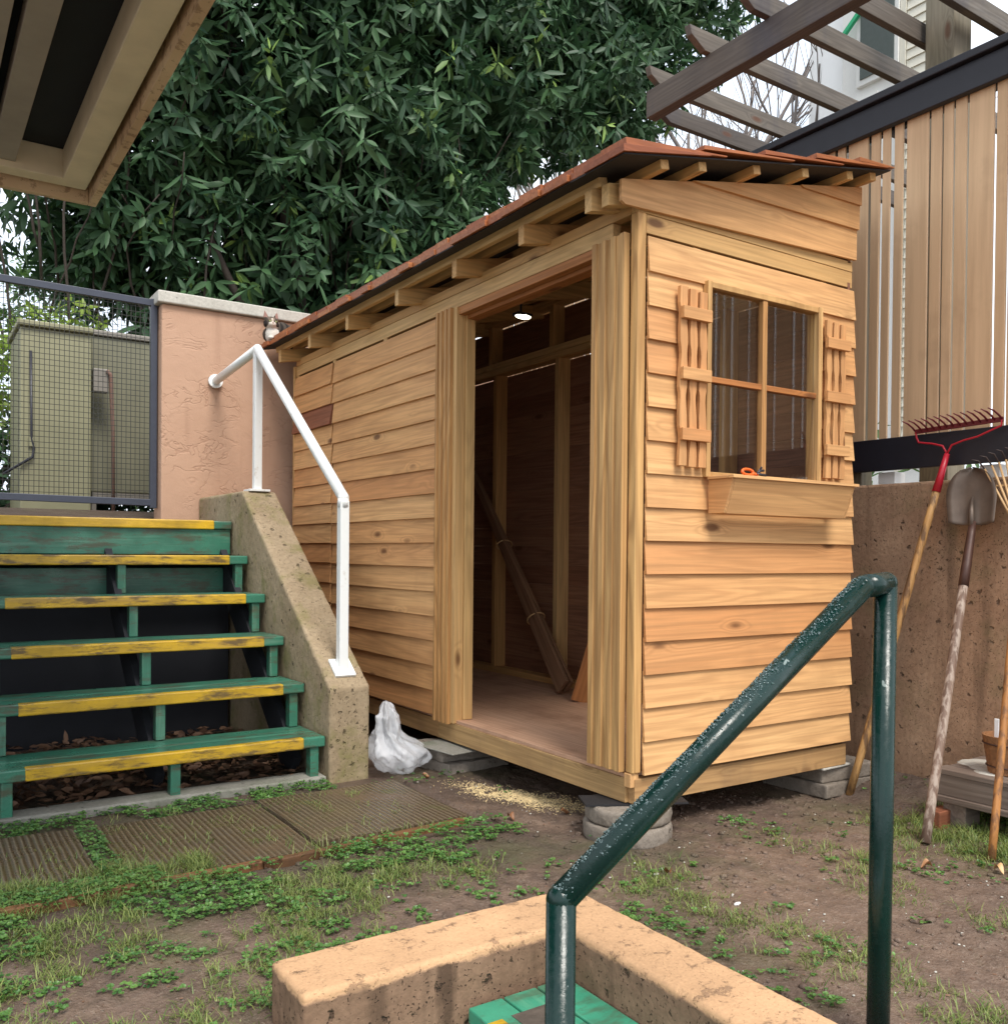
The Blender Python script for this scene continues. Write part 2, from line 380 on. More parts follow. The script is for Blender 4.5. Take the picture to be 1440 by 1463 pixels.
M['tine_tip']=plain('dark_tine_tip',(.06,.04,.035),.5,.2,.2)
M['white_plastic']=plain('white_plastic',(.80,.80,.80),.4,0,.05)
M['orange_plastic']=plain('orange_plastic',(.75,.13,.02),.35,0,.05)
M['black_plastic']=plain('black_plastic',(.02,.02,.03),.35,0,.05)
M['housewhite']=plain('white_house_trim',(.80,.80,.77),.6,0,.05)
M['housecream']=plain('cream_house_siding',(.74,.71,.60),.6,0,.05)
M['houseglass']=plain('grey_window_glass',(.12,.14,.135),.15,0,.1)
M['greenplastic']=plain('green_downpipe',(.03,.45,.2),.5,0,.05)
M['bundle_wood']=wood('bundle_wood',(.30,.17,.10),(.25,.13,.07),(.2,.1,.05))
M['sawdust']=plain('yellow_sawdust',(.78,.60,.32),.95,0,.2,.8,90)
def flaky():
    t=NT('flaking_tan_paint'); p=t.pos(); f=t.rng(t.noise(p,16,6,.72),.53,.58)
    c=t.mix(t.rng(t.noise(p,3,4),.3,.7),(.68,.52,.33),(.55,.38,.23)); c=t.mix(t.math('MULTIPLY',f,.55),c,(.16,.07,.03))
    return t.fin(c,.6,t.bump(f,.4,.002))
M['flaky']=flaky()
M['canopy_tan']=plain('canopy_tan_paint',(.80,.70,.50),.6,0,.18,.3,7)
M['canopy_brown']=plain('canopy_brown_paint',(.45,.30,.2),.6,0,.14,.3,7)
M['canopy_plank']=plain('canopy_plank_paint',(.36,.32,.27),.6,0,.2,.3,7)
def glass():
    t=NT('window_pane_glass'); t.n.remove(t.b)
    tr=t.n.new('ShaderNodeBsdfTransparent'); tr.inputs[0].default_value=(.90,.88,.85,1); g=t.n.new('ShaderNodeBsdfGlossy'); g.inputs['Roughness'].default_value=.03
    lw=t.n.new('ShaderNodeLayerWeight'); lw.inputs[0].default_value=.35; mx=t.n.new('ShaderNodeMixShader')
    t.l(t.rng(lw.outputs['Fresnel'],0,1,.03,.12),mx.inputs[0]); t.l(tr.outputs[0],mx.inputs[1]); t.l(g.outputs[0],mx.inputs[2]); t.l(mx.outputs[0],t.out.inputs[0]); return t.m
M['glass']=glass()
def bagm():
    t=NT('thin_white_plastic_film'); p=t.obj()
    t.fin((.86,.88,.92),.22,t.bump(t.noise(t.map(p,(1,1,.6)),30,4,.6,1.5),.8,.01),spec=.7)
    tr=t.n.new('ShaderNodeBsdfTransparent'); mx=t.n.new('ShaderNodeMixShader'); mx.inputs[0].default_value=.58
    t.l(t.b.outputs[0],mx.inputs[1]); t.l(tr.outputs[0],mx.inputs[2]); t.l(mx.outputs[0],t.out.inputs[0]); return t.m
M['bag']=bagm()
def emit(name,c,s):
    t=NT(name); return t.fin(c,.4,Emission_Color=c,Emission_Strength=s)
M['led']=emit('lit_led',(1,.96,.72),7)
def catm():
    t=NT('tabby_fur'); p=t.attr('Col','Color'); return t.fin(t.mix(t.math('MULTIPLY',t.noise(t.obj(),240,3),.5),p,t.mix(.5,p,(.02,.02,.02))),.9,t.bump(t.noise(t.obj(),200,3),.4,.004),spec=.15)
M['cat']=catm()

# ------------------------------------------------------------------ ground
GZ=-.13
def gh(x,y):
    h=.012*noise.noise(Vector((x*1.3,y*1.3,0)))+.010*noise.noise(Vector((x*4.1,y*4.1,3)))+.008*noise.noise(Vector((x*11,y*11,7)))+.006*noise.noise(Vector((x*25,y*25,9)))+.004*abs(noise.noise(Vector((x*52,y*52,2))))
    if x>1.15: h+=.06*min(1,(x-1.15)/.4)*(1 if y>-.25 else max(0,1+(y+.25)/.4))
    if y>.40 and x<-.3 and y<1.45: h*=.3; h-=.012
    return GZ+h
def ground():
    def axis(a,b,st,far):
        c=list(np.arange(a,b+1e-6,st)); l=[a-d for d in far][::-1]; r=[b+d for d in far]; return l+c+r
    far=[.3,.9,2,5,12,30,80,200,500]
    xs=axis(-2.6,2.0,.0135,far); ys=axis(-1.6,1.6,.0135,far)
    vi={};V=[];F=[]
    for j,y in enumerate(ys):
        for i,x in enumerate(xs):
            near=-2.7<x<2.1 and -1.7<y<1.9
            V.append((x,y,gh(x,y) if near else GZ-.01))
    n=len(xs)
    for j in range(len(ys)-1):
        for i in range(n-1):
            cx=(xs[i]+xs[i+1])/2; cy=(ys[j]+ys[j+1])/2
            if -1.50<cx<-.75 and -3.2<cy<-.62: continue      # the stairwell
            F.append((j*n+i,j*n+i+1,(j+1)*n+i+1,(j+1)*n+i))
    me=bpy.data.meshes.new('ground'); me.from_pydata(V,[],F); me.polygons.foreach_set('use_smooth',[True]*len(F)); me.materials.append(M['soil'])
    o=bpy.data.objects.new('ground',me); COL.objects.link(o); tag(o,kind='structure')
ground()
m=MB(); m.box(-60,60,3.62,80,-.1,1.02); m.prism([(3.75,1.0),(80,1.0),(80,1.16),(4.2,1.16),(3.85,1.11)],-60,60,'yz'); o=m.build('upper_terrain',M['soil']); tag(o,kind='structure')
m=MB(); m.box(-3.2,-.60,2.82,3.62,-.3,1.0); o=m.build('stair_landing',M['kerb']); tag(o,kind='structure')
m=MB(); m.box(-2.4,-.55,-3.4,-.70,-1.25,-1.15); o=m.build('stairwell_floor',M['kerb']); tag(o,kind='structure')

# ------------------------------------------------------------------ the shed
shed=thing('garden_shed',(0,0,-.0),'new cedar garden shed with sloping shingle roof, open doorway and four pane window','shed')
W=1.22; L=3.33; H=2.158
def rz(x): return 2.255+.2*(x+.16)      # top of roof
m=MB()
m.box(.012,W,-.0,.038,0,.09,0); m.box(W-.038,W,.038,L,0,.09,1); m.box(.038,W-.038,L-.038,L,0,.09,0)
m.box(0,.038,.0385,1.40,0,.0895,1); m.box(.0,.038,1.402,L-.04,0,.088,1)
for y in (.5,1.0,1.5,2.0,2.5,3.0): m.box(.04,W-.04,y,y+.038,0.002,.088,0)
m.build('floor_frame',M['skirt'],shed,.002)
m=MB(); m.box(.005,W-.002,.04,1.6,.0905,.106,1); m.box(.005,W-.002,1.603,L-.01,.0905,.106,1); m.build('floor_deck',M['plywood'],shed,.001)
# framing
m=MB()
m.box(0,W,.0,.0385,2.115,H,0); m.box(.04,W,.001,.0385,2.046,2.113,0)
m.box(.0,.0385,.04,L,2.115,H,1); m.box(.001,.0385,.14,L,2.05,2.113,1)
m.box(.0385,W-.04,L-.04,L-.001,2.06,H,0)
m.build('wall_plate',M['fir'],shed,.002)
def stud(x0,x1,y0,y1,z0=.106,z1=2.049): 
    MB().box(x0,x1,y0,y1,z0,z1,2).build('stud',M['fir'],shed,.002)
for y in (1.92,2.60): 
    stud(1.10,1.186,y,y+.04,.145,2.07)
for y in (.6,1.27,3.25): stud(1.10,1.186,y,y+.04,.145,2.07)
for y in (1.98,2.66,.7,1.33): stud(1.10,1.186,y,y+.04,2.151,2.40)
for y in (2.0,2.69,3.285): stud(.002,.038,y,y+.04,.108,2.049)
for x in (.275,1.015): stud(x,x+.038,.003,.07,.108,2.04)
for z0,z1 in ((2.071,2.109),(2.111,2.149),(2.401,2.438),(.107,.144)): MB().box(1.099,1.187,.04,L-.04,z0,z1,1).build('back_plate',M['fir'],shed,.002)
# corner post
m=MB(); m.box(-.004,.036,-.004,.036,.112,2.114,2); m.build('corner_post',M['cedar_trim'],shed,.005)
m=MB(); m.box(-.006,.033,.004,.040,.06,.111,2); m.build('corner_block',M['cedar'],shed,.003)
m=MB(); m.box(-.012,.03,L+.001,L+.03,.1,2.114,2); m.build('corner_post',M['cedar_trim'],shed,.003)
# siding
def lap_front(m,x0,x1,z0,z1,d0=.020,rnd=None):
    j=random.uniform(-.0018,.0018); k=random.uniform(-.0015,.0015)
    n=5; P=[];F=[]
    for i in range(n+1):
        x=x0+(x1-x0)*i/n; w=.0012*math.sin(i*1.7+z0*9)
        P+= [(x,-d0+w+j,z0+k+random.uniform(-.0006,.0006)),(x,-.006,z0+k),(x,-.001,z1),(x,-.006+w,z1)]
    for i in range(n):
        a=i*4;b=a+4
        F+=[(a,a+1,b+1,b),(a+1,a+2,b+2,b+1),(a+2,a+3,b+3,b+2),(a+3,a,b,b+3)]
    F+=[(0,3,2,1),(n*4,n*4+1,n*4+2,n*4+3)]
    m.solid(P,F,None,0,rnd)
laps=[1.905-.12*k for k in range(16)]
m=MB()
for k,z in enumerate(laps):
    top=2.034 if k==0 else laps[k-1]+.014
    if k==0 or z<1.17: lap_front(m,.040,W+.006,z,top)
    else:
        lap_front(m,.040,.314,z,top); lap_front(m,.984,W+.006,z,top)
m.build('front_siding',M['cedar'],shed,.0012)
m=MB()
def side_laps(m,y0,y1,far=False):
    T=Matrix(((0,1,0,0),(1,0,0,0),(0,0,1,0),(0,0,0,1)))
    for k,z in enumerate(laps):
        top=2.034 if k==0 else laps[k-1]+.014
        q=MB(); lap_front(q,y0+random.uniform(-.003,.003),y1+random.uniform(-.004,.004),z+(.004 if far else 0),top,rnd=None)
        n=len(m.v); m.v+=[tuple(T@Vector(v)) for v in q.v]; m.g+=q.g; m.r+=q.r; m.sm+=q.sm; m.f+=[tuple(i+n for i in f)[::-1] for f in q.f]
side_laps(m,1.418,2.69); m.build('door_side_siding',M['cedar'],shed,.0012)
m=MB(); side_laps(m,2.712,L,True)
o=m.build('far_side_siding',M['cedar'],shed,.0012)
m=MB(); lap_front(m,2.708,L,1.665,1.80,.031,.3)
T=Matrix(((0,1,0,0),(1,0,0,0),(0,0,1,0),(0,0,0,1))); m.v=[tuple(T@Vector(v)) for v in m.v]; m.f=[f[::-1] for f in m.f]
tag(m.build('red_siding_board',M['red_board'],shed,.0012),'dark reddish siding board')
# rear and far end walls (dark inside faces, boards lap outside)
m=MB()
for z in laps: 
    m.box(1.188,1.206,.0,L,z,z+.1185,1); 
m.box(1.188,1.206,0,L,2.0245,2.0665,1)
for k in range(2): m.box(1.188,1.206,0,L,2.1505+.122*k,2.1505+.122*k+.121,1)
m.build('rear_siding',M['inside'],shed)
m=MB()
for z in laps: m.box(.002,1.187,L+.002,L+.018,z,z+.119,0)
m.box(.002,1.187,L+.002,L+.018,2.03,H,0)
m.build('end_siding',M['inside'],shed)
# gable boards above the plate: bottom edge dips along with the shingle line
def gz(x): return rz(x)-.030-.036
m=MB()
def gpoly(P,d): m.prism(P,-d,-.004,'xz',axis=0)
xa=-.095; xb=W+.004
gpoly([(xa,gz(xa)-.075),(xa+.02,gz(xa)-.085),(xb,2.162),(xb,2.330),(.30,gz(.30)),(xa,gz(xa))],.018)
gpoly([(.28,gz(.28)-.010),(xb,2.288),(xb,2.425),(.9,gz(.9)),(.24,gz(.24))],.030)
gpoly([(.85,gz(.85)-.012),(xb,2.388),(xb,gz(xb)),(.83,gz(.83))],.040)
m.build('gable_siding',M['cedar'],shed,.0015)
# rafters
for y in (.030,.10,.52,1.04,1.60,2.20,2.75,3.26):
    m=MB(); 
    x0=-.135; x1=W+.02
    if y==.030: x0=-.115
    zt=lambda x:rz(x)-.030-.036
    m.prism([(x0,zt(x0)-.078),(x1,zt(x1)-.088),(x1,zt(x1)),(x0,zt(x0))],y-.001,y+.037,'xz',axis=0)
    m.build('rafter',M['fir'],shed,.0025)
for x in (-.10,.012,.195,.478,.755,1.032,1.185):
    m=MB(); s=.2
    m.bar((x,-.118 if x>-.05 else .075,rz(x)-.030-.018),(x,L+.06,rz(x)-.030-.018),.038,.034,up=(-.196,0,.98))
    m.build('batten',M['fir'],shed,.002)
# shingle roof: courses stepping up the slope, each shingle a tapered board
m=MB()
ang=math.atan(.2)
def shing(xb,xt,y0,y1,tb,tt,lift,rnd):
    # butt at xb (low), head at xt (high)
    zb=rz(xb)-.026+lift; zt=rz(xt)-.026+.002
    P=[(xb,y0,zb),(xt,y0,zt),(xt,y1,zt),(xb,y1,zb),(xb-.002,y0,zb+tb),(xt,y0,zt+tt),(xt,y1,zt+tt),(xb-.002,y1,zb+tb)]
    m.solid(P,BF,None,0,rnd)
courses=[-.205,-.19,.17,.47,.76,1.03]
for ci,xb in enumerate(courses):
    xt=min(xb+.47,W+.055); y=-.158+random.uniform(-.004,.004)
    if ci==0: xt=.2
    while y<L+.1:
        w=random.uniform(.08,.19); w=min(w,L+.13-y)
        if w<.03: break
        shing(xb+random.uniform(-.014,.012),xt,y,y+w-.003,(.024 if ci<2 else random.uniform(.015,.019)),.004,0 if ci==0 else .022,random.random()); y+=w
m.build('roof_shingles',M['shingle'],shed,.001)
m=MB()
P=[(-.195,-.145,rz(-.195)-.032),(W+.045,-.145,rz(W+.045)-.032),(W+.045,L+.1,rz(W+.045)-.032),(-.195,L+.1,rz(-.195)-.032)]
m.solid(P+[(p[0],p[1],p[2]+.005) for p in P],BF,None,0); m.build('roof_underlay',M['felt'],shed)
# door trim: fluted boards and jambs
def flute(m,y0,y1,z0,z1,x):
    n=7; w=(y1-y0)/n; poly=[(x,y0)]
    poly=[(-.001,y0)]
    for i in range(n):
        d=[.028,.020,.027,.018,.027,.020,.028][i]
        poly+=[(-d,y0+i*w+.001),(-d,y0+(i+1)*w-.001)]
    poly+=[(-.001,y1)]
    m.prism([(p[0],p[1]) for p in poly][::-1],z0,z1,'xy',axis=2)
m=MB(); flute(m,.042,.226,.112,2.049,0); m.build('door_trim',M['cedar_trim'],shed,.0015)
m=MB(); flute(m,1.272,1.414,.085,2.049,0); m.build('door_trim',M['cedar_trim'],shed,.0015)
m=MB(); m.box(.0,.085,.196,.228,.107,2.04,2); m.build('door_jamb',M['fir'],shed,.002)
m=MB(); m.box(-.012,.036,1.240,1.271,.092,2.046,2); m.box(.037,.085,1.228,1.262,.108,2.03,2); m.build('door_jamb',M['fir'],shed,.002)
m=MB(); m.box(.04,.10,.23,1.228,1.995,2.05,1); m.box(-.0,.038,.15,1.40,2.012,2.048,1); m.build('door_header',M['orange_board'],shed,.002)
# window
wf=MB()
wx0,wx1,wz0,wz1=.316,.982,1.188,1.918
wf.box(wx0,wx0+.022,-.036,.02,wz0,wz1,2); wf.box(wx1-.026,wx1,-.036,.02,wz0,wz1,2)
wf.box(wx0+.0225,wx1-.0265,-.034,.02,wz1-.024,wz1-.001,0); wf.box(wx0+.0225,wx1-.0265,-.034,.03,wz0+.001,wz0+.02,0)
win=wf.build('window',M['cedar_trim'],shed,.002)
mx=.638; mz=1.555
m=MB(); m.box(mx-.013,mx+.013,-.030,-.004,wz0+.021,wz1-.025,2); m.build('muntin',M['cedar_trim'],win,.002)
m=MB(); m.box(wx0+.023,mx-.0135,-.027,-.006,mz-.011,mz+.011,0); m.box(mx+.0135,wx1-.027,-.027,-.006,mz-.011,mz+.011,0); m.build('muntin',M['orange_board'],win,.002)
for (a,b) in ((wx0+.0225,mx-.012),(mx+.012,wx1-.0265)):
    for (c,d) in ((wz0+.02,mz-.01),(mz+.01,wz1-.024)):
        m=MB(); m.box(a,b,-.013,-.010,c,d); m.build('pane',M['glass'],win)
# shutters
def picket(m,xc,w,z0,z1,y):
    pts=[]; zs=np.linspace(z0,z1,33); L_=[];R_=[]
    for z in zs:
        u=(z-z0)/(z1-z0); 
        b=0
        for c in (.16,.38,.62,.84): 
            d=(u-c)*9
            if -.9<d<.45: b=max(b,.006*(1-abs(d)/.9))
        t=.005*math.sin(u*math.pi*2*2.0)*.4
        L_.append((xc-w/2+b+t,z)); R_.append((xc+w/2-b*.8+t,z))
    m.prism(L_[:0]+R_+L_[::-1],y-.016,y,'xz',axis=2)
def shutter(x0,x1,bx0,bx1):
    m=MB(); n=3; w=(x1-x0-.024)/3
    for i in range(n):
        xc=x0+w/2+i*(w+.012); picket(m,xc,w,1.222+random.uniform(-.004,.004),1.872-.004*i,-.028)
    for z in (1.775,1.555,1.335):
        m.box(bx0,bx1,-.062,-.045,z-.022,z+.022,0)
    m.build('shutter',M['orange_board'] if False else M['cedar'],shed,.0015)
shutter(.168,.305,.168,.313)
shutter(1.0,1.125,.986,1.135)
# window box
m=MB()
def trap(x0,x1): m.prism([(-.028,1.052),(-.105,1.052),(-.148,1.178),(-.028,1.178)][::-1],x0,x1,'yz',axis=1)
trap(.336,.35); trap(1.036,1.05)
m.solid([(.350,-.105,1.05),(1.036,-.105,1.05),(1.036,-.090,1.052),(.350,-.090,1.052),(.350,-.149,1.178),(1.036,-.149,1.178),(1.036,-.134,1.178),(.350,-.134,1.178)],BF,None,0)
m.box(.351,1.035,-.092,-.029,1.050,1.062,0)
m.box(.326,1.062,-.160,-.132,1.1785,1.190,0); m.box(.326,.352,-.131,-.030,1.1785,1.190,1); m.box(1.034,1.062,-.131,-.030,1.1785,1.190,1)
m.build('window_box',M['cedar'],shed,.0015)

# things in and on the shed
t=thing('work_lamp',(.42,1.34,2.07),'small lit LED work lamp hanging from a rafter inside the shed','lamp')
m=MB(); m.box(.375,.465,1.30,1.35,2.085,2.10); m.tube([(.42,1.34,2.10),(.42,1.34,2.14),(.43,1.345,2.19)],.006,8); m.build('lamp_body',M['black_plastic'],t,.003)
m=MB(); m.ball((.42,1.32,2.083),.045,(1,.5,.25),8); m.build('lamp_lens',M['led'],t)
t=thing('board_bundle',(.93,1.55,.107),'strapped bundle of long trim boards leaning diagonally against the back wall','timber')
m=MB(); m.bar((.93,1.58,.15),(1.09,2.85,1.43),.10,.022,up=(1,0,0),w2=.045); m.bar((.885,1.57,.155),(1.06,2.83,1.44),.11,.022,up=(1,0,0),w2=.04); m.build('board',M['bundle_wood'],t,.002)
for u in (.28,.62):
    m=MB()
    c=Vector((.9075,1.575,.15)).lerp(Vector((1.075,2.84,1.435)),u); d=(Vector((1.075,2.84,1.435))-Vector((.9075,1.575,.15))).normalized()
    s=.105*(1-u)+.045*u; a=Vector((0,1,0)); a=(a-d*a.dot(d)).normalized(); b=d.cross(a)
    ring=[c+a*math.cos(q)*s*.62+b*math.sin(q)*.055 for q in np.linspace(0,2*math.pi,17)]; m.tube(ring,.004,6,cap=False); m.build('strap',M['bamboo'],t)
m=MB(); m.bar((.84,1.36,.108),(1.06,1.06,1.50),.10,.02,up=(.5,.6,0),w2=.05); o=m.build('leaning_board',M['orange_board'],None,.002); tag(o,'single reddish cedar plank leaning just inside the right of the doorway','timber')
t=thing('garden_shears',(.46,-.10,1.19),'orange and black hand shears lying on the window box rim','shears')
m=MB(); m.tube([(.42+.03*math.cos(a),-.142+.004*math.sin(a),1.204+.011*math.sin(a)) for a in np.linspace(0,2*math.pi,15)],.0055,6,cap=False)
m.tube([(.44,-.142,1.200),(.47,-.145,1.197)],.006,6); m.build('handle',M['orange_plastic'],t)
m=MB(); m.tube([(.465,-.143,1.199),(.485,-.143,1.212),(.505,-.143,1.214)],.005,6); m.tube([(.462,-.146,1.200),(.49,-.147,1.197),(.515,-.147,1.196)],.005,6); m.bar((.47,-.144,1.20),(.494,-.144,1.226),.003,.008); m.build('blade',M['black_plastic'],t)

# foundation blocks
def disc(z0,z1,r,c,lab):
    m=MB(); m.lathe([(r-.006,z0),(r,z0+.006),(r+.002,(z0+z1)/2),(r,z1-.006),(r-.007,z1)],c,40); o=m.build('round_paver',M['paverblock'],None,0); tag(o,lab,'paver','round pavers under the shed corner'); return o
disc(-.140,-.073,.160,(.045,.075,0),'lower of the two round concrete pavers under the near shed corner')
disc(-.0715,-.012,.157,(.052,.08,0),'upper of the two round concrete pavers under the near shed corner')
m=MB(); m.bar((-.10,.16,-.007),(.24,-.01,-.006),.13,.007); o=m.build('shim_board',M['felt']); tag(o,'thin black shim on the round pavers under the near shed corner','shim')
def slab(x0,x1,y0,y1,z0,z1,rot,name,lab,cat,grp,mat='paverblock'):
    c=((x0+x1)/2,(y0+y1)/2); m=MB()
    Mx=Matrix.Translation((c[0],c[1],0))@Matrix.Rotation(rot,4,'Z')
    m.box(x0-c[0],x1-c[0],y0-c[1],y1-c[1],z0,z1,0,None,Mx); o=m.build(name,M[mat],None,.004,.002); tag(o,lab,cat,grp)
slab(-.10,.25,1.16,1.50,-.14,-.075,R(4),'square_paver','lower square concrete paver under the shed left of the doorway','paver','square pavers under the shed')
slab(-.09,.23,1.19,1.48,-.0745,-.018,R(-3),'square_paver','upper square concrete paver under the shed left of the doorway','paver','square pavers under the shed')
slab(-.13,.15,1.10,1.40,-.0175,-.010,R(8),'shim_sheet','thin grey sheet on the square pavers left of the doorway','shim',None,'kerb')
slab(1.08,1.42,.0,.34,-.135,-.075,R(2),'square_paver','lower grey paver under the right front shed corner','paver','square pavers under the shed')
slab(1.10,1.44,.01,.33,-.0745,-.012,R(-4),'square_paver','upper mossy grey paver under the right front shed corner','paver','square pavers under the shed')
slab(1.06,1.26,.0,.2,-.0115,-.0015,R(3),'shim_sheet','pale shim strip under the right front shed corner','shim',None,'lite_conc')

# ------------------------------------------------------------------ wooden staircase on the left
st=thing('wooden_staircase',(-1.4,1.38,-.13),'open green wooden staircase with yellow nosings rising to the gate','stairs')
ty=[1.379,1.640,1.915,2.193,2.479,2.771]; tz=[.070,.275,.474,.672,.868,1.064]; XR=-.590
for i,(y,z) in enumerate(zip(ty,tz)):
    m=MB(); dep=.315 if i<5 else .33
    m.box(-2.4,XR+.0,y+.004,y+dep*.48,z-.046,z,0); m.box(-2.4,XR,y+dep*.5,y+dep,z-.046,z-.001,0)
    tr=m.build('tread',M['green_wood'],st,.006,.003)
    m=MB(); m.box(-1.785,-.69,y-.0005,y+.04,z-.048,z+.0025,0)
    m.build('yellow_nosing',M['yellow'] if i<3 else M['yellow_clean'] if i==5 else M['yellow'],tr,.006,.003)
for i,(y,z) in enumerate(zip(ty,tz)):
    zb=-.12 if i==0 else tz[i-1]+.001
    if i==5: break
    for x in (-.655,-1.255-.0*i,-1.865):
        m=MB(); m.box(x,x+.04,y+.018,y+.07,zb,z-.047,2); m.build('post',M['green_wood'],st,.003)
m=MB(); m.box(-2.4,XR-.005,2.79,2.812,.872,1.016,0); m.build('riser',M['green_wood'],st,.003)
m=MB(); m.box(-2.4,XR-.01,2.70,2.715,.64,.80,0); m.build('riser',M['green_wood'],st,.003)
for x in (-.665,-1.275,-1.885):
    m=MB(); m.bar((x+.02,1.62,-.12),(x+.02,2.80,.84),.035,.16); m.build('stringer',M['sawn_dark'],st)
# kerb below the stair
m=MB(); m.box(-3,-.585,1.375,1.50,-.2,-.108,0); o=m.build('stair_kerb',M['kerb'],None,.008,.004); tag(o,'low pale concrete kerb under the front posts of the wooden staircase','kerb')
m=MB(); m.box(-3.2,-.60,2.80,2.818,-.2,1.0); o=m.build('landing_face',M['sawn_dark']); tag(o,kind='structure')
# sloping stair wall
m=MB(); m.prism([(1.352,-.25),(3.5,-.25),(3.5,1.232),(2.62,1.232),(1.352,.285)],-.583,-.388,'yz')
o=m.build('stair_side_wall',M['stairconc'])
STW=o; tag(o,'sloping weathered concrete wall between the wooden stairs and the shed','wall')
# white handrail
t=thing('white_handrail',(-.485,1.445,.31),'white painted metal handrail on the sloping concrete stair wall','handrail')
a=(-.485,3.50,1.985); b=(-.485,2.66,2.045); c=(-.485,1.445,1.145)
m=MB(); m.tube([a,b],.026,14); m.tube([b,c],.026,14); m.ball(b,.0265); m.ball(c,.0265); m.tube([c,(-.485,1.445,1.10)],.026,14); m.build('rail',M['white_paint'],t)
m=MB(); m.box(-.507,-.463,2.632,2.676,1.240,2.03,2); m.build('post',M['white_paint'],t,.004)
m=MB(); m.box(-.507,-.463,1.423,1.467,.345,1.13,2); m.build('post',M['white_paint'],t,.004)
m=MB(); m.box(-.545,-.425,2.60,2.71,1.2325,1.245,0); m.build('base_plate',M['white_paint'],t,.002)
m=MB(); m.bar((-.485,1.40,.330),(-.485,1.49,.397),.10,.012); m.build('base_plate',M['white_paint'],t,.002)
m=MB(); m.tube([(-.485,3.475,1.987),(-.485,3.497,1.985)],.045,16); m.build('wall_flange',M['white_paint'],t)
# stucco wall
t=thing('stucco_wall',(-.2,3.6,1.0),'pink tan stucco wall with pale concrete cap behind the stairs','wall')
m=MB(); m.box(-.815,3.4,3.5,3.70,-.2,2.44); m.build('wall_body',M['stucco'],t,.01)
m=MB(); m.box(-.845,3.4,3.47,3.73,2.4405,2.515); m.build('wall_cap',M['lite_conc'],t,.008)
# gate
t=thing('wire_gate',(-.85,3.60,1.15),'blue grey steel framed gate with square wire mesh beside the stucco wall','gate')
m=MB(); m.bar((-2.2,3.6,2.475),(-.84,3.6,2.455),.035,.042); m.bar((-2.2,3.6,1.205),(-.84,3.6,1.195),.035,.042); m.box(-.862,-.822,3.58,3.62,1.16,2.48,2); m.box(-1.76,-1.725,3.582,3.618,1.222,2.452,2); m.box(-2.24,-2.2,3.58,3.62,1.16,2.5,2); m.build('gate_frame',M['steel_blue'],t,.003)
m=MB()
for x in np.arange(-2.19,-.87,.027): m.box(x-.0017,x+.0017,3.604,3.606,1.22,2.445,2)
for z in np.arange(1.235,2.445,.033): m.box(-2.2,-.865,3.602,3.6035,z-.0017,z+.0017,0)
m.build('wire_mesh',M['wire'],t)
# cabinets
t=thing('utility_cabinet',(-1.38,4.5,1.02),'larger pale olive utility cabinet on the left behind the wire gate','cabinet')
m=MB(); m.box(-1.52,-1.09,4.30,4.95,1.04,2.36); m.build('cabinet_body',M['olive'],t,.01)
m=MB(); m.box(-1.54,-1.08,4.27,4.98,2.361,2.40); m.build('lid',M['olive'],t,.008)
m=MB(); m.tube([(-1.46,4.285,2.2),(-1.455,4.285,1.62),(-1.44,4.285,1.56),(-1.45,4.28,1.5),(-1.62,4.28,1.38)],.008,6); m.build('cable',M['black_plastic'],t)
m=MB(); m.box(-1.475,-1.435,4.28,4.299,1.57,1.63); m.build('latch',M['olive'],t,.003)
t=thing('utility_cabinet',(-.82,4.7,1.02),'smaller dark topped utility cabinet right of the taller one behind the gate','cabinet')
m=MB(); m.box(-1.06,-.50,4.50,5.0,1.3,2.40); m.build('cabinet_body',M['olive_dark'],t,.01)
m=MB(); m.box(-1.07,-.49,4.48,5.02,2.401,2.44); m.build('lid',M['greybox'],t,.008)
m=MB(); m.box(-1.05,-1.02,4.52,4.6,1.02,1.299,2); m.box(-.56,-.53,4.52,4.6,1.02,1.299,2); m.box(-1.05,-.53,4.5,4.53,1.26,1.298); m.build('stand',M['greybox'],t)
t=thing('junction_box',(-1.0,4.25,2.05),'small grey electrical box on a rusty conduit between the two cabinets','electrical box')
m=MB(); m.box(-1.075,-.975,4.32,4.40,1.98,2.14); m.build('box_body',M['greybox'],t,.006)
m=MB(); m.tube([(-.99,4.31,2.13),(-.965,4.31,2.10),(-.95,4.31,1.7),(-.945,4.31,1.03)],.012,8); m.build('conduit',M['rust_pipe'],t)

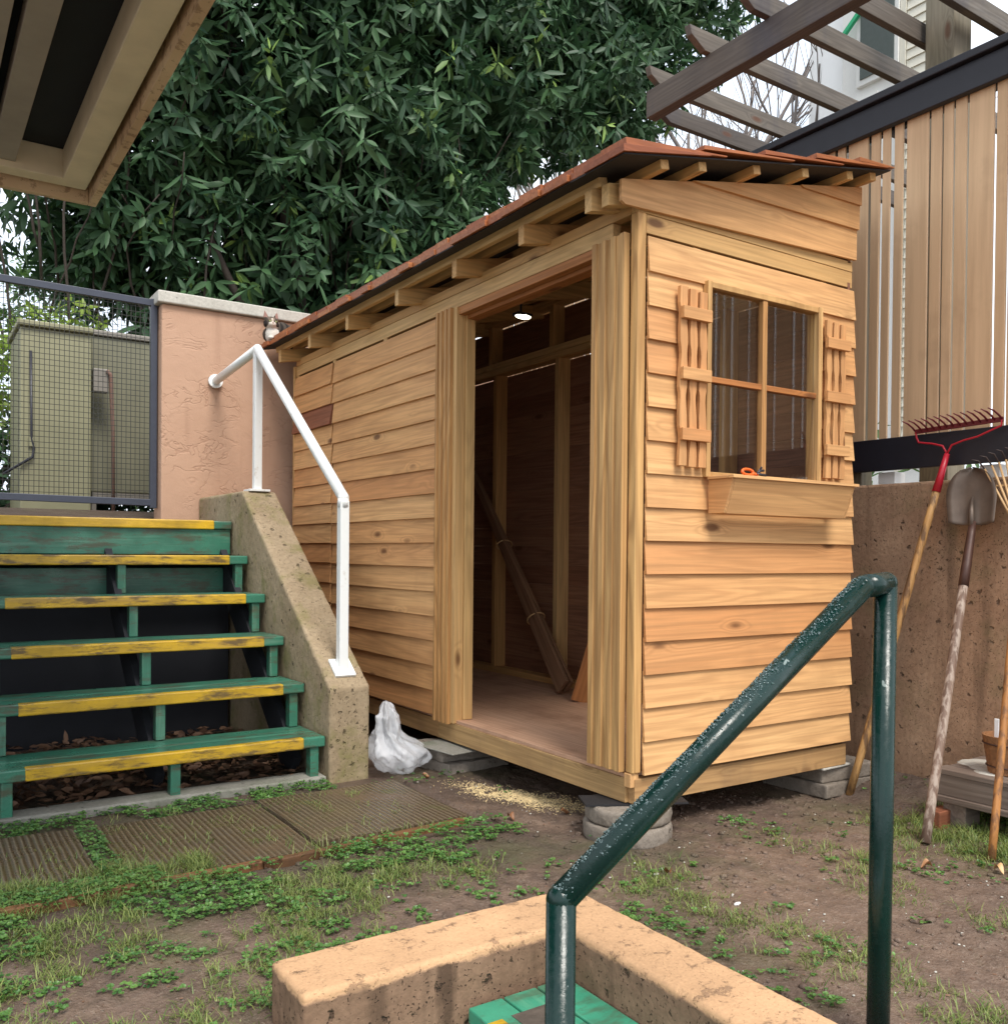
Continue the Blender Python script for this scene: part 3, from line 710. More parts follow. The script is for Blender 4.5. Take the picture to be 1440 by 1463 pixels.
# ------------------------------------------------------------------ cat on the roof
def make_cat():
    zr=2.252
    t=thing('cat',(-.10,3.33,zr),'grey tabby cat with white chest crouching on the far end of the shed roof','cat')
    bm=bmesh.new()
    def el(c,r,rot=0):
        Mx=Matrix.Translation(c)@Matrix.Rotation(rot,4,'Z')@Matrix.Diagonal((r[0],r[1],r[2],1))
        bmesh.ops.create_icosphere(bm,subdivisions=3,radius=1,matrix=Mx)
    hx,hy,hz=-.185,3.30,zr+.112
    el((hx,hy,hz),(.048,.050,.044)); el((hx-.006,hy-.04,hz-.014),(.024,.022,.018))
    el((hx-.028,hy-.012,hz-.012),(.022,.025,.022)); el((hx+.026,hy-.012,hz-.012),(.022,.025,.022))
    for k in range(7):                                   # neck, chest, back, rump
        u=k/6; el((hx+.012+u*.17,hy+.045+u*.05,hz-.062-.002*k+.035*math.sin(u*3.1)),(.05+.014*math.sin(u*3),.055,.052+.018*math.sin(u*3)))
    el((hx+.005,hy+.0,hz-.075),(.042,.045,.055))
    el((hx-.012,hy-.01,zr+.035),(.02,.024,.045)); el((hx+.035,hy-.008,zr+.035),(.02,.024,.045))
    el((hx-.012,hy-.03,zr+.012),(.018,.026,.013)); el((hx+.035,hy-.028,zr+.012),(.018,.026,.013))
    el((hx+.16,hy+.04,zr+.055),(.055,.05,.055)); el((hx+.12,hy-.0,zr+.018),(.045,.02,.016))
    for k in range(12):
        u=k/11; el((hx+.20-.12*u*u,hy+.06-.10*u,zr+.03),(.018,.018,.016))
    for sx in (-1,1):                                    # ears
        for k in range(7):
            u=k/6; el((hx+sx*(.030+.012*u),hy+.004,hz+.030+.046*u),(.019*(1-u)+.003,.010*(1-u)+.003,.010))
    me=bpy.data.meshes.new('tmp'); bm.to_mesh(me); bm.free()
    o=bpy.data.objects.new('tmp',me); COL.objects.link(o)
    md=o.modifiers.new('r','REMESH'); md.mode='VOXEL'; md.voxel_size=.0045
    md=o.modifiers.new('s','SMOOTH'); md.factor=.5; md.iterations=4
    dg=bpy.context.evaluated_depsgraph_get(); dg.update(); me2=bpy.data.meshes.new_from_object(o.evaluated_get(dg)); bpy.data.objects.remove(o)
    ca=me2.color_attributes.new('Col','FLOAT_COLOR','POINT')
    for v in me2.vertices:
        p=v.co; dx,dy,dz=p.x-hx,p.y-hy,p.z-hz
        c=Vector((.075,.060,.048))
        s=math.sin(p.x*150+math.sin(p.z*50)*1.5); 
        if s>.1: c=Vector((.022,.018,.016))
        if dz>.01 and abs(dy)<.08 and dx<.07: c=Vector((.15,.11,.085)) if math.sin(dx*210)>-.2 else Vector((.05,.04,.03))
        if abs(abs(dx)-.042)<.016 and dz>.035 and dy<.003: c=Vector((.30,.17,.14))
        if dy<-.02 and -.034<dz<-.002 and abs(dx+.006)<.020+(-dz)*.3: c=Vector((.62,.56,.48))
        if dy<-.03 and abs(dx+.006)<.006 and dz<.028 and dz>-.01: c=Vector((.5,.42,.34))
        if dz<-.026 and dy<.012 and abs(dx-.004)<.040: c=Vector((.62,.58,.52))
        if p.z<zr+.03 and dy<0 and dx<.08: c=Vector((.6,.56,.5))
        if dy<-.056 and abs(dx+.006)<.006 and -.013<dz<-.005: c=Vector((.16,.06,.05))
        ca.data[v.index].color=(c.x,c.y,c.z,1)
    me2.transform(Matrix.Translation(-t.location)); me2.materials.clear(); me2.materials.append(M['cat']); me2.polygons.foreach_set('use_smooth',[True]*len(me2.polygons))
    b=bpy.data.objects.new('body',me2); COL.objects.link(b); b.parent=t
    for sx in (-1,1):
        m=MB(); m.ball((hx-.002+sx*.019,hy-.0445,hz+.004),.0075,(1,.6,.85),8); m.build('eye',M['cateye'],t)
        m=MB(); m.ball((hx-.002+sx*.019,hy-.0485,hz+.004),.0035,(.6,.5,1.2),6); m.build('pupil',M['black_plastic'],t)
    return t
M['cateye']=plain('cat_eye',(.30,.32,.08),.15,0,.1)
cat=make_cat()

# ------------------------------------------------------------------ plastic bag
def bag():
    bm=bmesh.new(); bmesh.ops.create_icosphere(bm,subdivisions=6,radius=1)
    for v in bm.verts:
        p=v.co.copy(); u=(p.z+1)/2
        w_=min(1,max(0,(u-.22)/.42)); w_=w_*w_*(3-2*w_); env=math.sqrt(max(0,1-p.z*p.z))**.6
        r=(.215*(1-w_)+.085*w_)*env; hx_=math.hypot(p.x,p.y)+1e-6; cx_,sx_=p.x/hx_,p.y/hx_
        an=math.atan2(p.y,p.x); r*=1+.13*math.sin(an*7+u*5)*min(1,u*2)
        x=cx_*r-.09*w_; y=sx_*r*1.05; z=-.135+.40*u
        q=Vector((x,y,z)); n=p.normalized()
        d=abs(noise.noise(q*7))*.05+abs(noise.noise(Vector((q.x*17,q.y*17,q.z*9))+Vector((3,1,7))))*.03+noise.noise(q*40)*.004
        q-=n*d*.9; q+=n*noise.noise(Vector((q.x*60,q.y*60,q.z*34)))*.0045; q=Vector((q.x*.76,q.y*.76,GZ+(q.z-GZ)*.86)); q.z=max(q.z,GZ-.01)
        v.co=q+Vector((-.235,1.35,0))
    me=bpy.data.meshes.new('plastic_bag'); bm.to_mesh(me); bm.free(); me.materials.append(M['bag']); me.polygons.foreach_set('use_smooth',[True]*len(me.polygons))
    o=bpy.data.objects.new('plastic_bag',me); COL.objects.link(o); tag(o,'crumpled clear white plastic bag between the stair wall and the shed','bag')
bag()

# ------------------------------------------------------------------ pavers, edging
PV=[(-2.5,-1.655,'ribbed concrete slab with a grassy edge at the left end of the path'),(-1.585,-.985,'middle ribbed concrete slab in the path below the stairs'),(-.965,-.345,'muddy ribbed concrete slab nearest the shed')]
for i,(a,b,lab) in enumerate(PV):
    m=MB(); nx=40; ny=24; P=[];F=[]
    y0,y1=[(.50,1.165),(.49,1.135),(.55,1.19)][i]
    for j in range(ny+1):
        for k in range(nx+1):
            x=a+(b-a)*k/nx; y=y0+(y1-y0)*j/ny; P.append((x+.006*noise.noise(Vector((y*5,i,0))),y,-.118+.004*noise.noise(Vector((x*3,y*3,i)))))
    for j in range(ny):
        for k in range(nx): q=j*(nx+1)+k; F.append((q,q+1,q+nx+2,q+nx+1))
    n=len(P); P+= [(x,y,z-.05) for x,y,z in P]
    ring=[k for k in range(nx+1)]+[(j)*(nx+1)+nx for j in range(1,ny+1)]+[ny*(nx+1)+k for k in range(nx-1,-1,-1)]+[j*(nx+1) for j in range(ny-1,0,-1)]
    for q in range(len(ring)): u,w=ring[q],ring[(q+1)%len(ring)]; F.append((w,u,u+n,w+n))
    m.solid(P,F,None,0); tag(m.build('ribbed_slab',M['paver']),lab,'paving slab','ribbed slabs of the path below the stairs')
m=MB(); m.bar((-2.6,.415,-.134),(-1.2,.435,-.134),.028,.06); m.bar((-1.198,.435,-.134),(-.37,.53,-.142),.028,.05)
tag(m.build('timber_edging',M['edging'],None,.004),'rusty brown timber strip edging the ribbed slabs along the lawn','edging')

# ------------------------------------------------------------------ canopy upper left
cz=2.40
t=thing('canopy',(-2.6,.4,cz),'tan framed canopy with dark soffit overhanging the wooden stairs','canopy')
xr=-1.462; yr=1.905; 
m=MB(); m.box(xr-.034,xr,-1.2,yr-.0,cz,cz+.16,1); m.build('rim_board',M['flaky'],t,.003)
m=MB(); m.box(-4.5,xr-.035,yr-.034,yr,cz,cz+.16,0); m.build('rim_board',M['flaky'],t,.003)
m=MB(); m.box(xr-.154,xr-.053,-1.2,yr-.162,cz+.035,cz+.16,1); m.build('inner_beam',M['canopy_tan'],t,.004)
m=MB(); m.box(-4.5,xr-.053,yr-.160,yr-.075,cz+.037,cz+.16,0); m.build('inner_beam',M['canopy_tan'],t,.004)
for x0,x1 in ((-1.876,-1.79),(-2.10,-1.908),(-2.38,-2.2)):
    m=MB(); m.box(x0,x1,-1.2,yr-.162,cz+.062,cz+.12,1); m.build('soffit_plank',M['canopy_plank'],t,.003)
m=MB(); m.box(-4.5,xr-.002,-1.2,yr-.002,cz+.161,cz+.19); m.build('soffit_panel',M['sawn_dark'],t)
m=MB(); m.box(-4.5,xr+.03,-1.2,yr+.03,cz+.191,cz+.22); m.build('canopy_roof',M['felt'],t)
m=MB(); m.box(-4.4,-4.3,1.6,1.7,-.2,cz+.1,2); m.build('post',M['canopy_tan'],t)

# ------------------------------------------------------------------ right side: concrete wall, fence
def ridgewall():
    m=MB(); m.box(1.55,1.80,-1.9,3.46,-.3,1.228); return m.build('concrete_wall',M['wallconc'],None,.012,.004)
tag(ridgewall(),'brown pitted concrete retaining wall behind the garden tools','wall')
t=thing('slat_fence',(1.62,0,1.25),'tan vertical slat fence with black cap standing on the concrete wall','fence')
m=MB(); y=3.4; 
edges=[(.172,.127),(.115,.075),(.054,.011),(-.006,-.11),(-.121,-.171),(-.18,-.223),(-.232,-.283),(-.293,-.4),(-.411,-.456),(-.464,-.507)]
sl=list(edges); y=.19; k=0
while y<3.3:
    w=.105 if k%4==0 else .045; sl.append((y+w,y)); y+=w+random.uniform(.011,.02); k+=1
y=-.517; k=2
while y>-1.8:
    w=.105 if k%4==0 else .045; sl.append((y,y-w)); y-=w+random.uniform(.010,.018); k+=1
for (b,a) in sl: m.box(1.590+random.uniform(-.002,.002),1.602,a+.0005,b-.0005,1.40,2.90,2)
m.build('slat_panel',M['fence'],t,.002)
m=MB(); m.box(1.560,1.589,-1.9,3.4,1.290,1.436,1); m.build('lower_beam',M['blackwood'],t,.003)
m=MB(); m.box(1.552,1.589,-1.9,3.4,2.855,2.975,1); m.box(1.615,1.655,-1.9,3.4,2.855,2.97,1); m.build('upper_beam',M['blackwood'],t,.004)
m=MB(); m.box(1.525,1.69,-1.9,3.4,2.9765,3.012,1); m.build('cap_board',M['blackwood'],t,.005)
m=MB(); m.box(1.615,1.655,-1.9,3.4,1.34,1.40,1)
for y in (-1.5,.02+.20,1.6,3.0): m.box(1.615,1.70,y,y+.09,1.2,2.85,2)
m.build('fence_post',M['post_wood'],t,.003)
for y in (.035,-.44): MB().box(1.60,1.68,y,y+.085,1.2285,1.285).build('spacer_block',M['housewhite'],t,.003)

# ------------------------------------------------------------------ tools
def garden_rake():
    foot=Vector((1.22,-.02,GZ)); top=Vector((1.515,-.262,1.335)); d=(top-foot).normalized()
    t=thing('bow_rake',foot,'red headed bow rake with worn wooden handle leaning on the wall beside the shed','rake')
    m=MB(); pts=[foot.lerp(top,u) for u in np.linspace(0,.90,10)]; m.tube(pts,[.0165]*9+[.015],12); m.build('handle',M['handle_pale'],t)
    m=MB(); m.tube([foot.lerp(top,.89),foot.lerp(top,1.0)],[.018,.011],12); m.build('socket',M['red_metal'],t)
    c=top; z0=1.443; ya,yb=-.118,-.492   # head ends
    A=Vector((1.515,ya,z0)); B=Vector((1.515,yb,z0+.012)); mid=(A+B)/2
    m=MB()
    for E,s in ((A,1),(B,-1)):
        p=[top,top+Vector((0,s*.02,.035)),top+Vector((0,s*.07,.050)),top+Vector((0,s*.13,.060)),E+Vector((0,-s*.004,-.025)),E]
        q=[]
        for i in range(len(p)-1):
            for u in (0,.5): q.append(p[i].lerp(p[i+1],u))
        q.append(p[-1]); m.tube(q,.0042,8)
    m.build('bow',M['red_metal'],t)
    m=MB(); m.bar(A+Vector((0,.004,0)),B-Vector((0,.004,0)),.007,.020); m.build('head_bar',M['dark_red'],t,.001)
    for k in range(14):
        p=A.lerp(B,k/13); m=MB(); m.tube([p,p+Vector((-.014,.008,.018)),p+Vector((-.032,.018,.034)),p+Vector((-.054,.030,.044))],[.0048,.0045,.004,.0025],6); m.build('tine',M['dark_red'],t)
garden_rake()
def shovel():
    foot=Vector((.887,-.572,GZ)); sock=Vector((1.43,-.425,1.04)); tip=Vector((1.535,-.365,1.245))
    t=thing('round_point_shovel',foot,'old round point shovel with grey handle, blade up against the concrete wall','shovel')
    d=(sock-foot).normalized()
    m=MB(); m.tube([foot.lerp(sock,u) for u in np.linspace(0,.80,9)],.0175,12); m.build('handle',M['handle_grey'],t)
    m=MB(); m.tube([foot.lerp(sock,u) for u in (.78,.85,.95,1.0)],[.0195,.019,.016,.014],12); m.build('socket',M['brownmetal'],t)
    # dished blade: base at sock level, tip upward
    V=[];F=[]; nu=18; nv=10; side=Vector((0,1,0)); up=(tip-sock); 
    base=sock-up*.05; up=(tip-base); upn=up.normalized(); nrm=side.cross(upn).normalized()
    if nrm.x>0: nrm=-nrm
    for i in range(nu+1):
        u=i/nu; hw=.105*(min(1,.90+.25*u) if u<.45 else math.sqrt(max(0,1-((u-.45)/.55)**2.2)))
        if i==nu: hw=.004
        for j in range(nv+1):
            s=-1+2*j/nv; dish=.028*(1-s*s)*(1-.3*u); rib=.012*math.exp(-(s*6)**2)*(1-u)
            V.append(base+upn*(u*.275)+side*(s*hw)-nrm*(dish)+nrm*(rib+.018))
    for i in range(nu):
        for j in range(nv): a=i*(nv+1)+j; F.append((a,a+1,a+nv+2,a+nv+1))
    m=MB(); m.solid(V,F,None,0,None,True); o=m.build('blade',M['steel_old'],t); s=o.modifiers.new('s','SOLIDIFY'); s.thickness=.0025
    m=MB(); m.tube([foot.lerp(sock,.98),base+upn*.06-nrm*.0+nrm*.014,base+upn*.13+nrm*.006],[.014,.010,.004],10); m.build('frog',M['steel_old'],t)
shovel()
def fan():
    foot=Vector((.905,-.800,GZ)); ferr=Vector((1.44,-.615,1.06)); top=Vector((1.50,-.585,1.22))
    t=thing('fan_rake',foot,'bamboo fan rake with orange handle leaning at the right edge of the wall','rake')
    m=MB(); m.tube([foot.lerp(ferr,u) for u in np.linspace(0,1,9)],.0135,12); m.build('handle',M['handle_orange'],t)
    dn=(ferr-foot).normalized(); side=Vector((0,-1,0)); 
    m=MB(); m.bar(ferr+side*(-.055)+dn*.02,ferr+side*.055+dn*.02,.022,.018); m.build('clasp',M['bamboo'],t,.003)
    m=MB(); m.bar(ferr+side*(-.115)+dn*.14,ferr+side*.115+dn*.14,.006,.006); m.build('cross_wire',M['bamboo'],t,.001)
    n=13
    for k in range(n):
        s=-1+2*k/(n-1); a=ferr+side*s*.045; b=ferr+side*s*.165+dn*(.27-.05*s*s)+Vector((-.005,0,0))
        tt=MB(); tt.tube([a,b],[.0052,.0042],6); o=tt.build('tine',M['bamboo'],t)
        tt=MB(); e=b+side*s*.02+dn*.04+Vector((-.02,0,0)); tt.tube([b,e,e+Vector((-.03,0,.004))+side*s*.012],[.0035,.003,.002],5); tt.build('tine_tip',M['tine_tip'],o)
fan()
# pallet and pot
t=thing('pallet',(1.34,-.8,GZ),'weathered grey wooden pallet by the concrete wall at the right edge','pallet')
for k in range(4):
    m=MB(); x=1.16+k*.097; m.box(x,x+.088,-1.35,-.435+random.uniform(-.01,.01),.062,.082,1); m.build('top_board',M['pallet'],t,.003)
for x in (1.165,1.34,1.49):
    m=MB(); m.box(x,x+.038,-1.34,-.45,-.018,.0615,1); m.build('runner',M['pallet'],t,.003)
m=MB(); m.box(1.15,1.53,-1.33,-.445,-.042,-.0185,1); m.build('bottom_board',M['pallet'],t,.003)
for y in (-.56,-.9,-1.25):
    m=MB(); m.box(1.17,1.27,y,y+.09,-.135,-.0425); m.build('block',M['pallet'],t,.003)
m=MB()
for i in range(9):
    m.ball((1.34+random.uniform(-.1,.1),-.56+random.uniform(-.08,.08),.081),.05,(1,1.3,.10),8)
tag(m.build('dust_patch',M['lite_conc']),'pale grey cement crust spread on top of the pallet','cement')
t=thing('plant_pot',(1.30,-.645,.083),'brown wooden slatted planter pot with a white tag on the pallet','planter')
m=MB(); m.lathe([(.062,0),(.066,.004),(.088,.145),(.080,.145),(.076,.12)],(1.30,-.645,.083),20); m.build('pot_body',M['pot_wood'],t)
m=MB()
for z,r in ((.03,.0725),(.115,.0855)): m.tube([(1.30+r*math.cos(a),-.645+r*math.sin(a),.083+z) for a in np.linspace(0,2*math.pi,21)],.003,6,cap=False)
m.build('band',M['brownmetal'],t)
m=MB(); m.box(1.262,1.266,-.630,-.612,.19,.29); m.build('plant_tag',M['white_plastic'],t,.002)
m=MB(); m.box(1.10,1.20,-.50,-.44,-.14,-.07); tag(m.build('brick',M['red_board'],None,.004,.003),'broken reddish brick lying by the pallet foot','brick')

# ------------------------------------------------------------------ foreground wall, steps, handrail
m=MB()
Lp=[(-1.500,-.700),(-.840,-.700),(-.840,-2.6),(-.668,-2.6),(-.668,-.505),(-1.500,-.505)]
m.prism(Lp,-1.2,.0,'xy',axis=0)
def rough(o,vox,amp,size,b=.012):
    if b:
        md=o.modifiers.new('b','BEVEL'); md.width=b; md.segments=2; md.limit_method='ANGLE'; md.angle_limit=R(35)
    md=o.modifiers.new('r','REMESH'); md.mode='VOXEL'; md.voxel_size=vox; md.use_smooth_shade=True
    for k,(a_,s_) in enumerate(((amp,size),(amp*.5,size*.3))):
        tx=bpy.data.textures.new('cl','CLOUDS'); tx.noise_scale=s_; tx.noise_depth=3
        md=o.modifiers.new('d%d'%k,'DISPLACE'); md.texture=tx; md.strength=a_; md.mid_level=.5; md.texture_coords='GLOBAL'
o=m.build('corner_wall',M['fgconc'],None,0); rough(o,.008,.0045,.035,.009)
tag(o,'low L shaped brown concrete wall with peach painted top in the foreground','wall')
bm=bmesh.new(); bm.from_mesh(o.data); 
t=thing('stairwell_steps',(-1.0,-1.2,-1.15),'mint green wooden steps with yellow edge down inside the corner wall','stairs')
for k in range(4):
    z=-.118-.19*k; x1=-.846-.285*k
    for q in range(3):
        m=MB(); m.box(x1-.275+q*.094,x1-.275+q*.094+.089,-2.3,-.708-.01,z-.035,z,1); m.build('tread_board',M['mint_wood'],t,.004)
    m=MB(); m.box(x1-.2785,x1-.238,-2.2,-.80,z-.037,z+.002,1); m.build('yellow_nosing',M['yellow'],t,.003)
    m=MB(); m.box(x1-.25,x1-.23,-2.3,-.72,z-.19,z-.036,1); m.build('riser',M['mint_wood'],t,.003)
m=MB(); m.box(-1.06,-.965,-1.25,-.80,-.1179,-.1165,1); m.build('grip_patch',M['grip'],t)
t=thing('green_handrail',(-1.31,-1.3,-.9),'glossy dark green pipe handrail wet with raindrops in the foreground','handrail')
a=Vector((-1.309,-1.3,.352)); b=Vector((-.545,-1.3,.836)); c=Vector((-.468,-1.3,.842)); r=.024
m=MB(); m.tube([(-1.309,-1.3,-1.0),a],r,24); m.build('post',M['green_gloss'],t)
m=MB(); m.tube([(-.474,-1.3,-.35),(-.468,-1.3,.842)],r*.97,24); m.build('post',M['green_gloss'],t)
m=MB(); m.tube([a,b],r,24); m.tube([b,c],r,24); m.ball(a,r*1.01); m.ball(b,r*1.01); m.ball(c,r*1.01); m.build('rail',M['green_gloss'],t)
m=MB(); d=(b-a).normalized(); nn=Vector((-d.z,0,d.x))
random.seed(3)
for i in range(2600):
    u=random.uniform(.0,1); th=random.gauss(0,.50); 
    if abs(th)>1.25 or noise.noise(Vector((u*9,th*1.4,2)))<-.18+random.uniform(-.2,.2): continue
    p=a.lerp(b,u)+(nn*math.cos(th)+Vector((0,1,0))*math.sin(th))*(r-.0002); s=random.choice((.0007,.0009,.0012,.0016,.0024))*random.uniform(.8,1.2)
    m.ball(p,s,(1,1,.7),4)
M['water']=None
def water():
    t=NT('rain_water'); return t.fin((.35,.48,.48),.05,spec=.9,Transmission_Weight=.75,IOR=1.33)
M['water']=water()
m.build('raindrops',M['water'],t)['kind']='stuff'

rough(STW,.009,.0045,.04,.007)
for q_ in list(COL.objects):
    if q_.name.startswith('round_paver') or q_.name.startswith('square_paver'):
        for md in list(q_.modifiers): q_.modifiers.remove(md)
        rough(q_,.0055,.006,.03,.004)
# ------------------------------------------------------------------ leaf clouds
def leaf_mesh(name,pos,dirs,nrm,length,width,rnd,yng,mat,parent=None,fold=.12,droop=.18):
    """pos, dirs, nrm: (n,3); one pointed leaf of 8 vertices for each"""
    n=len(pos); side=np.cross(nrm,dirs); side/=np.linalg.norm(side,axis=1)[:,None]+1e-9; up=np.cross(dirs,side)
    T=np.array([(0,0,0),(.30,.42,.0),(.30,0,-fold),(.30,-.42,.0),(.68,.36,0),(.68,0,-fold),(.68,-.36,0),(1,0,-.02)])
    k=len(T); L=length[:,None,None]; Wd=width[:,None,None]
    V=pos[:,None,:]+dirs[:,None,:]*T[None,:,0:1]*L+side[:,None,:]*T[None,:,1:2]*Wd+up[:,None,:]*(T[None,:,2:3]*Wd-droop*(T[None,:,0:1]**2)*L)
    V=V.reshape(-1,3)
    f=np.array([(0,1,2,2),(0,2,3,3),(1,4,5,2),(2,5,6,3),(4,7,5,5),(5,7,6,6)])
    loops=[];starts=[];tot=[]
    F=[(0,2,1),(0,3,2),(1,2,5,4),(2,3,6,5),(4,5,7),(5,6,7)]
    base=np.concatenate([np.array(q) for q in F]); cnt=np.array([len(q) for q in F])
    li=(base[None,:]+(np.arange(n)*k)[:,None]).ravel(); tot=np.tile(cnt,n); st_=np.concatenate([[0],np.cumsum(tot)[:-1]])
    me=bpy.data.meshes.new(name); me.vertices.add(len(V)); me.vertices.foreach_set('co',V.ravel().astype(np.float32))
    me.loops.add(len(li)); me.loops.foreach_set('vertex_index',li.astype(np.int32))
    me.polygons.add(len(tot)); me.polygons.foreach_set('loop_start',st_.astype(np.int32)); me.polygons.foreach_set('loop_total',tot.astype(np.int32))
    me.polygons.foreach_set('use_smooth',np.ones(len(tot),dtype=bool))
    me.update(calc_edges=True); me.validate()
    a=me.attributes.new('rnd','FLOAT','POINT'); a.data.foreach_set('value',np.repeat(rnd,k).astype(np.float32))
    a=me.attributes.new('yng','FLOAT','POINT'); a.data.foreach_set('value',np.repeat(yng,k).astype(np.float32))
    me.materials.append(mat); o=bpy.data.objects.new(name,me); COL.objects.link(o)
    if parent: 
        o.parent=parent; me.transform(Matrix.Translation(-parent.location))
    return o
def unit(v): return v/(np.linalg.norm(v,axis=-1,keepdims=True)+1e-9)
def rosettes(lobes,n,per,ll,lw,young_p=.04,droop=.9,seed=1,clip=None,shell=.35):
    g=np.random.default_rng(seed); P=[];out=[]
    wts=np.array([a[3]*a[4]+a[4]*a[5]+a[3]*a[5] for a in lobes]); cnt=(wts/wts.sum()*n).astype(int)
    for i,(cx,cy,cz_,rx,ry,rz_) in enumerate(lobes):
        d=unit(g.normal(size=(cnt[i],3))); rr=1-shell*g.random(cnt[i])**1.6*1.0
        # lumpy surface
        lump=np.array([noise.noise(Vector(q)*2.3+Vector((i*7,0,0))) for q in d]); rr=rr*(1+.22*lump)
        p=np.array([cx,cy,cz_])+d*rr[:,None]*np.array([rx,ry,rz_])
        keep=np.ones(len(p),bool)
        for j,(ax,ay,az,bx,by,bz) in enumerate(lobes):
            if j!=i:
                q=(p-np.array([ax,ay,az]))/np.array([bx,by,bz]); keep&=(np.linalg.norm(q,axis=1)>.72)
        P.append(p[keep]); out.append(d[keep])
    P=np.concatenate(P); D=np.concatenate(out)
    if clip is not None: k=clip(P,g); P=P[k]; D=D[k]
    N=len(P); ax=unit(D*.8+g.normal(size=(N,3))*.45+np.array([0,0,.25]))
    yr_=(g.random(N)<young_p)
    pos=[];dr=[];nm=[];rd=[];yg=[];le=[];wi=[]
    u=unit(np.cross(ax,g.normal(size=(N,3)))); w=np.cross(ax,u)
    rb=g.random(N)
    for k in range(per):
        a=2*math.pi*k*.381966*1.0+g.random(N)*.5; lev=k/per
        rad=u*np.cos(a)[:,None]+w*np.sin(a)[:,None]
        tilt=(.95-1.1*lev)[None] if False else (.15+.9*lev)
        d=unit(rad*(1.0-.55*(lev))+ax*(tilt-.35)+np.array([0,0,-1.0])*droop*(1-lev)*(.55+.5*g.random(N))[:,None])
        y=np.where(yr_,1.0 if k>=per*.55 else .35,0)*(.6+.4*g.random(N))
        dd=np.where((yr_&(k>=per*.7))[:,None],unit(rad*.35+ax+np.array([0,0,.5])),d)
        pos.append(P-ax*(.10*(1-lev))*ll/.15+rad*.008); dr.append(unit(dd)); nm.append(unit(ax+g.normal(size=(N,3))*.35+np.array([0,0,.3])))
        rd.append(np.clip(rb*.6+g.random(N)*.4,0,1)); yg.append(y); le.append(ll*(.45+.75*g.random(N))*np.where(yr_&(k>=per*.7),.6,1)); wi.append(lw*(.75+.5*g.random(N))*np.where(yr_&(k>=per*.7),.55,1))
    return [np.concatenate(q) for q in (pos,dr,nm,le,wi,rd,yg)]

LT=thing('laurel_tree',(1.2,5.9,1.02),'large dark glossy broadleaf evergreen tree overhanging the shed and stucco wall','tree')
lobes=[(-2.0,5.7,5.7,1.9,1.2,1.9),(-.3,5.7,5.3,1.5,1.3,1.9),(1.2,5.6,5.2,1.6,1.35,2.0),(2.7,5.7,5.9,1.7,1.25,1.5),(1.0,5.9,3.4,1.9,1.1,1.5),(2.35,5.9,4.3,1.15,1.0,1.2),(-.25,5.9,3.9,1.0,.95,1.0),(.4,5.1,6.7,2.2,1.2,1.3),(4.2,5.8,6.5,1.5,1.1,1.4),(3.4,5.8,7.7,1.8,1.2,1.4),(5.5,5.9,8.2,1.4,1.1,1.6),(4.9,6.0,6.9,.9,.9,.9),(-.9,6.2,3.55,.9,.8,.55)]
def clipL(P,g):
    k=(P[:,2]>1.9)&(P[:,1]>4.05)
    k&=~((P[:,0]<-1.0)&(P[:,2]<3.9)&(g.random(len(P))<.75))
    k&=~((P[:,0]>3.0)&(P[:,2]<4.7+ (P[:,0]-3.0)*.5))
    return k
pos,dr,nm,le,wi,rd,yg=rosettes(lobes,12500,9,.200,.052,.06,1.15,3,clipL,.75)
core=[(a,b+.15,c,d*.72,e*.6,f*.72) for a,b,c,d,e,f in lobes]
q=rosettes(core,2600,7,.30,.12,0,.9,31,clipL,.8)
pos,dr,nm,le,wi,rd,yg=[np.concatenate([a,b]) for a,b in zip((pos,dr,nm,le,wi,rd,yg),q)]
o=leaf_mesh('crown',pos,dr,nm,le,wi,rd,yg,M['laurel'],LT)
m=MB(); random.seed(11)
def limb(p,q,r0,r1,n=8,bend=.25):
    p=Vector(p);q=Vector(q);off=Vector((random.uniform(-1,1),random.uniform(-1,1),random.uniform(-.3,1)))*bend
    pts=[p.lerp(q,i/n)+off*math.sin(math.pi*i/n)+Vector((random.uniform(-1,1),random.uniform(-1,1),0))*.02 for i in range(n+1)]
    m.tube(pts,[r0+(r1-r0)*i/n for i in range(n+1)],7)
for b in ((1.2,5.9),(.6,6.1),(2.0,6.0)):
    for k in range(5):
        limb((b[0]+random.uniform(-.1,.1),b[1],.9),(b[0]+random.uniform(-2.2,2.0),b[1]+random.uniform(-.8,.5),random.uniform(3.8,6.4)),.06,.015,10,.4)
for k in range(46):
    x=random.uniform(-1.6,3.0); limb((x,5.9+random.uniform(-.6,.3),random.uniform(2.0,3.4)),(x+random.uniform(-.6,.6),5.4+random.uniform(-.7,.5),random.uniform(3.6,5.2)),.012,.005,8,.25)
m.build('trunk',M['bark'],LT)

def bush(name,lobes,n,ll,lw,mat,lab,cat,seed,grp=None,stem=True):
    c=lobes[0]; t=thing(name,(c[0],c[1],1.02 if c[1]>3.6 else GZ),lab,cat,grp)
    a=rosettes(lobes,n,7,ll,lw,0,.25,seed,lambda P,g:P[:,2]>(1.03 if c[1]>3.6 else -.1),.7); leaf_mesh('crown',a[0],a[1],a[2],a[3],a[4],a[5],a[6],mat,t)
    q=MB()
    for l in lobes: q.tube([(c[0],c[1],1.0 if c[1]>3.6 else GZ),(c[0]*.5+l[0]*.5,c[1],(1+l[2])*.5),(l[0],l[1],l[2]+l[5]*.4)],[.05,.03,.01],7)
    q.build('trunk',M['bark'],t)
bush('shrub',[(-1.75,5.5,2.15,.6,.35,.72),(-1.15,5.45,2.2,.55,.35,.68),(-.65,5.55,2.1,.4,.35,.6)],950,.085,.032,M['bright'],'bright yellow green shrub growing behind the gate cabinets','shrub',21)
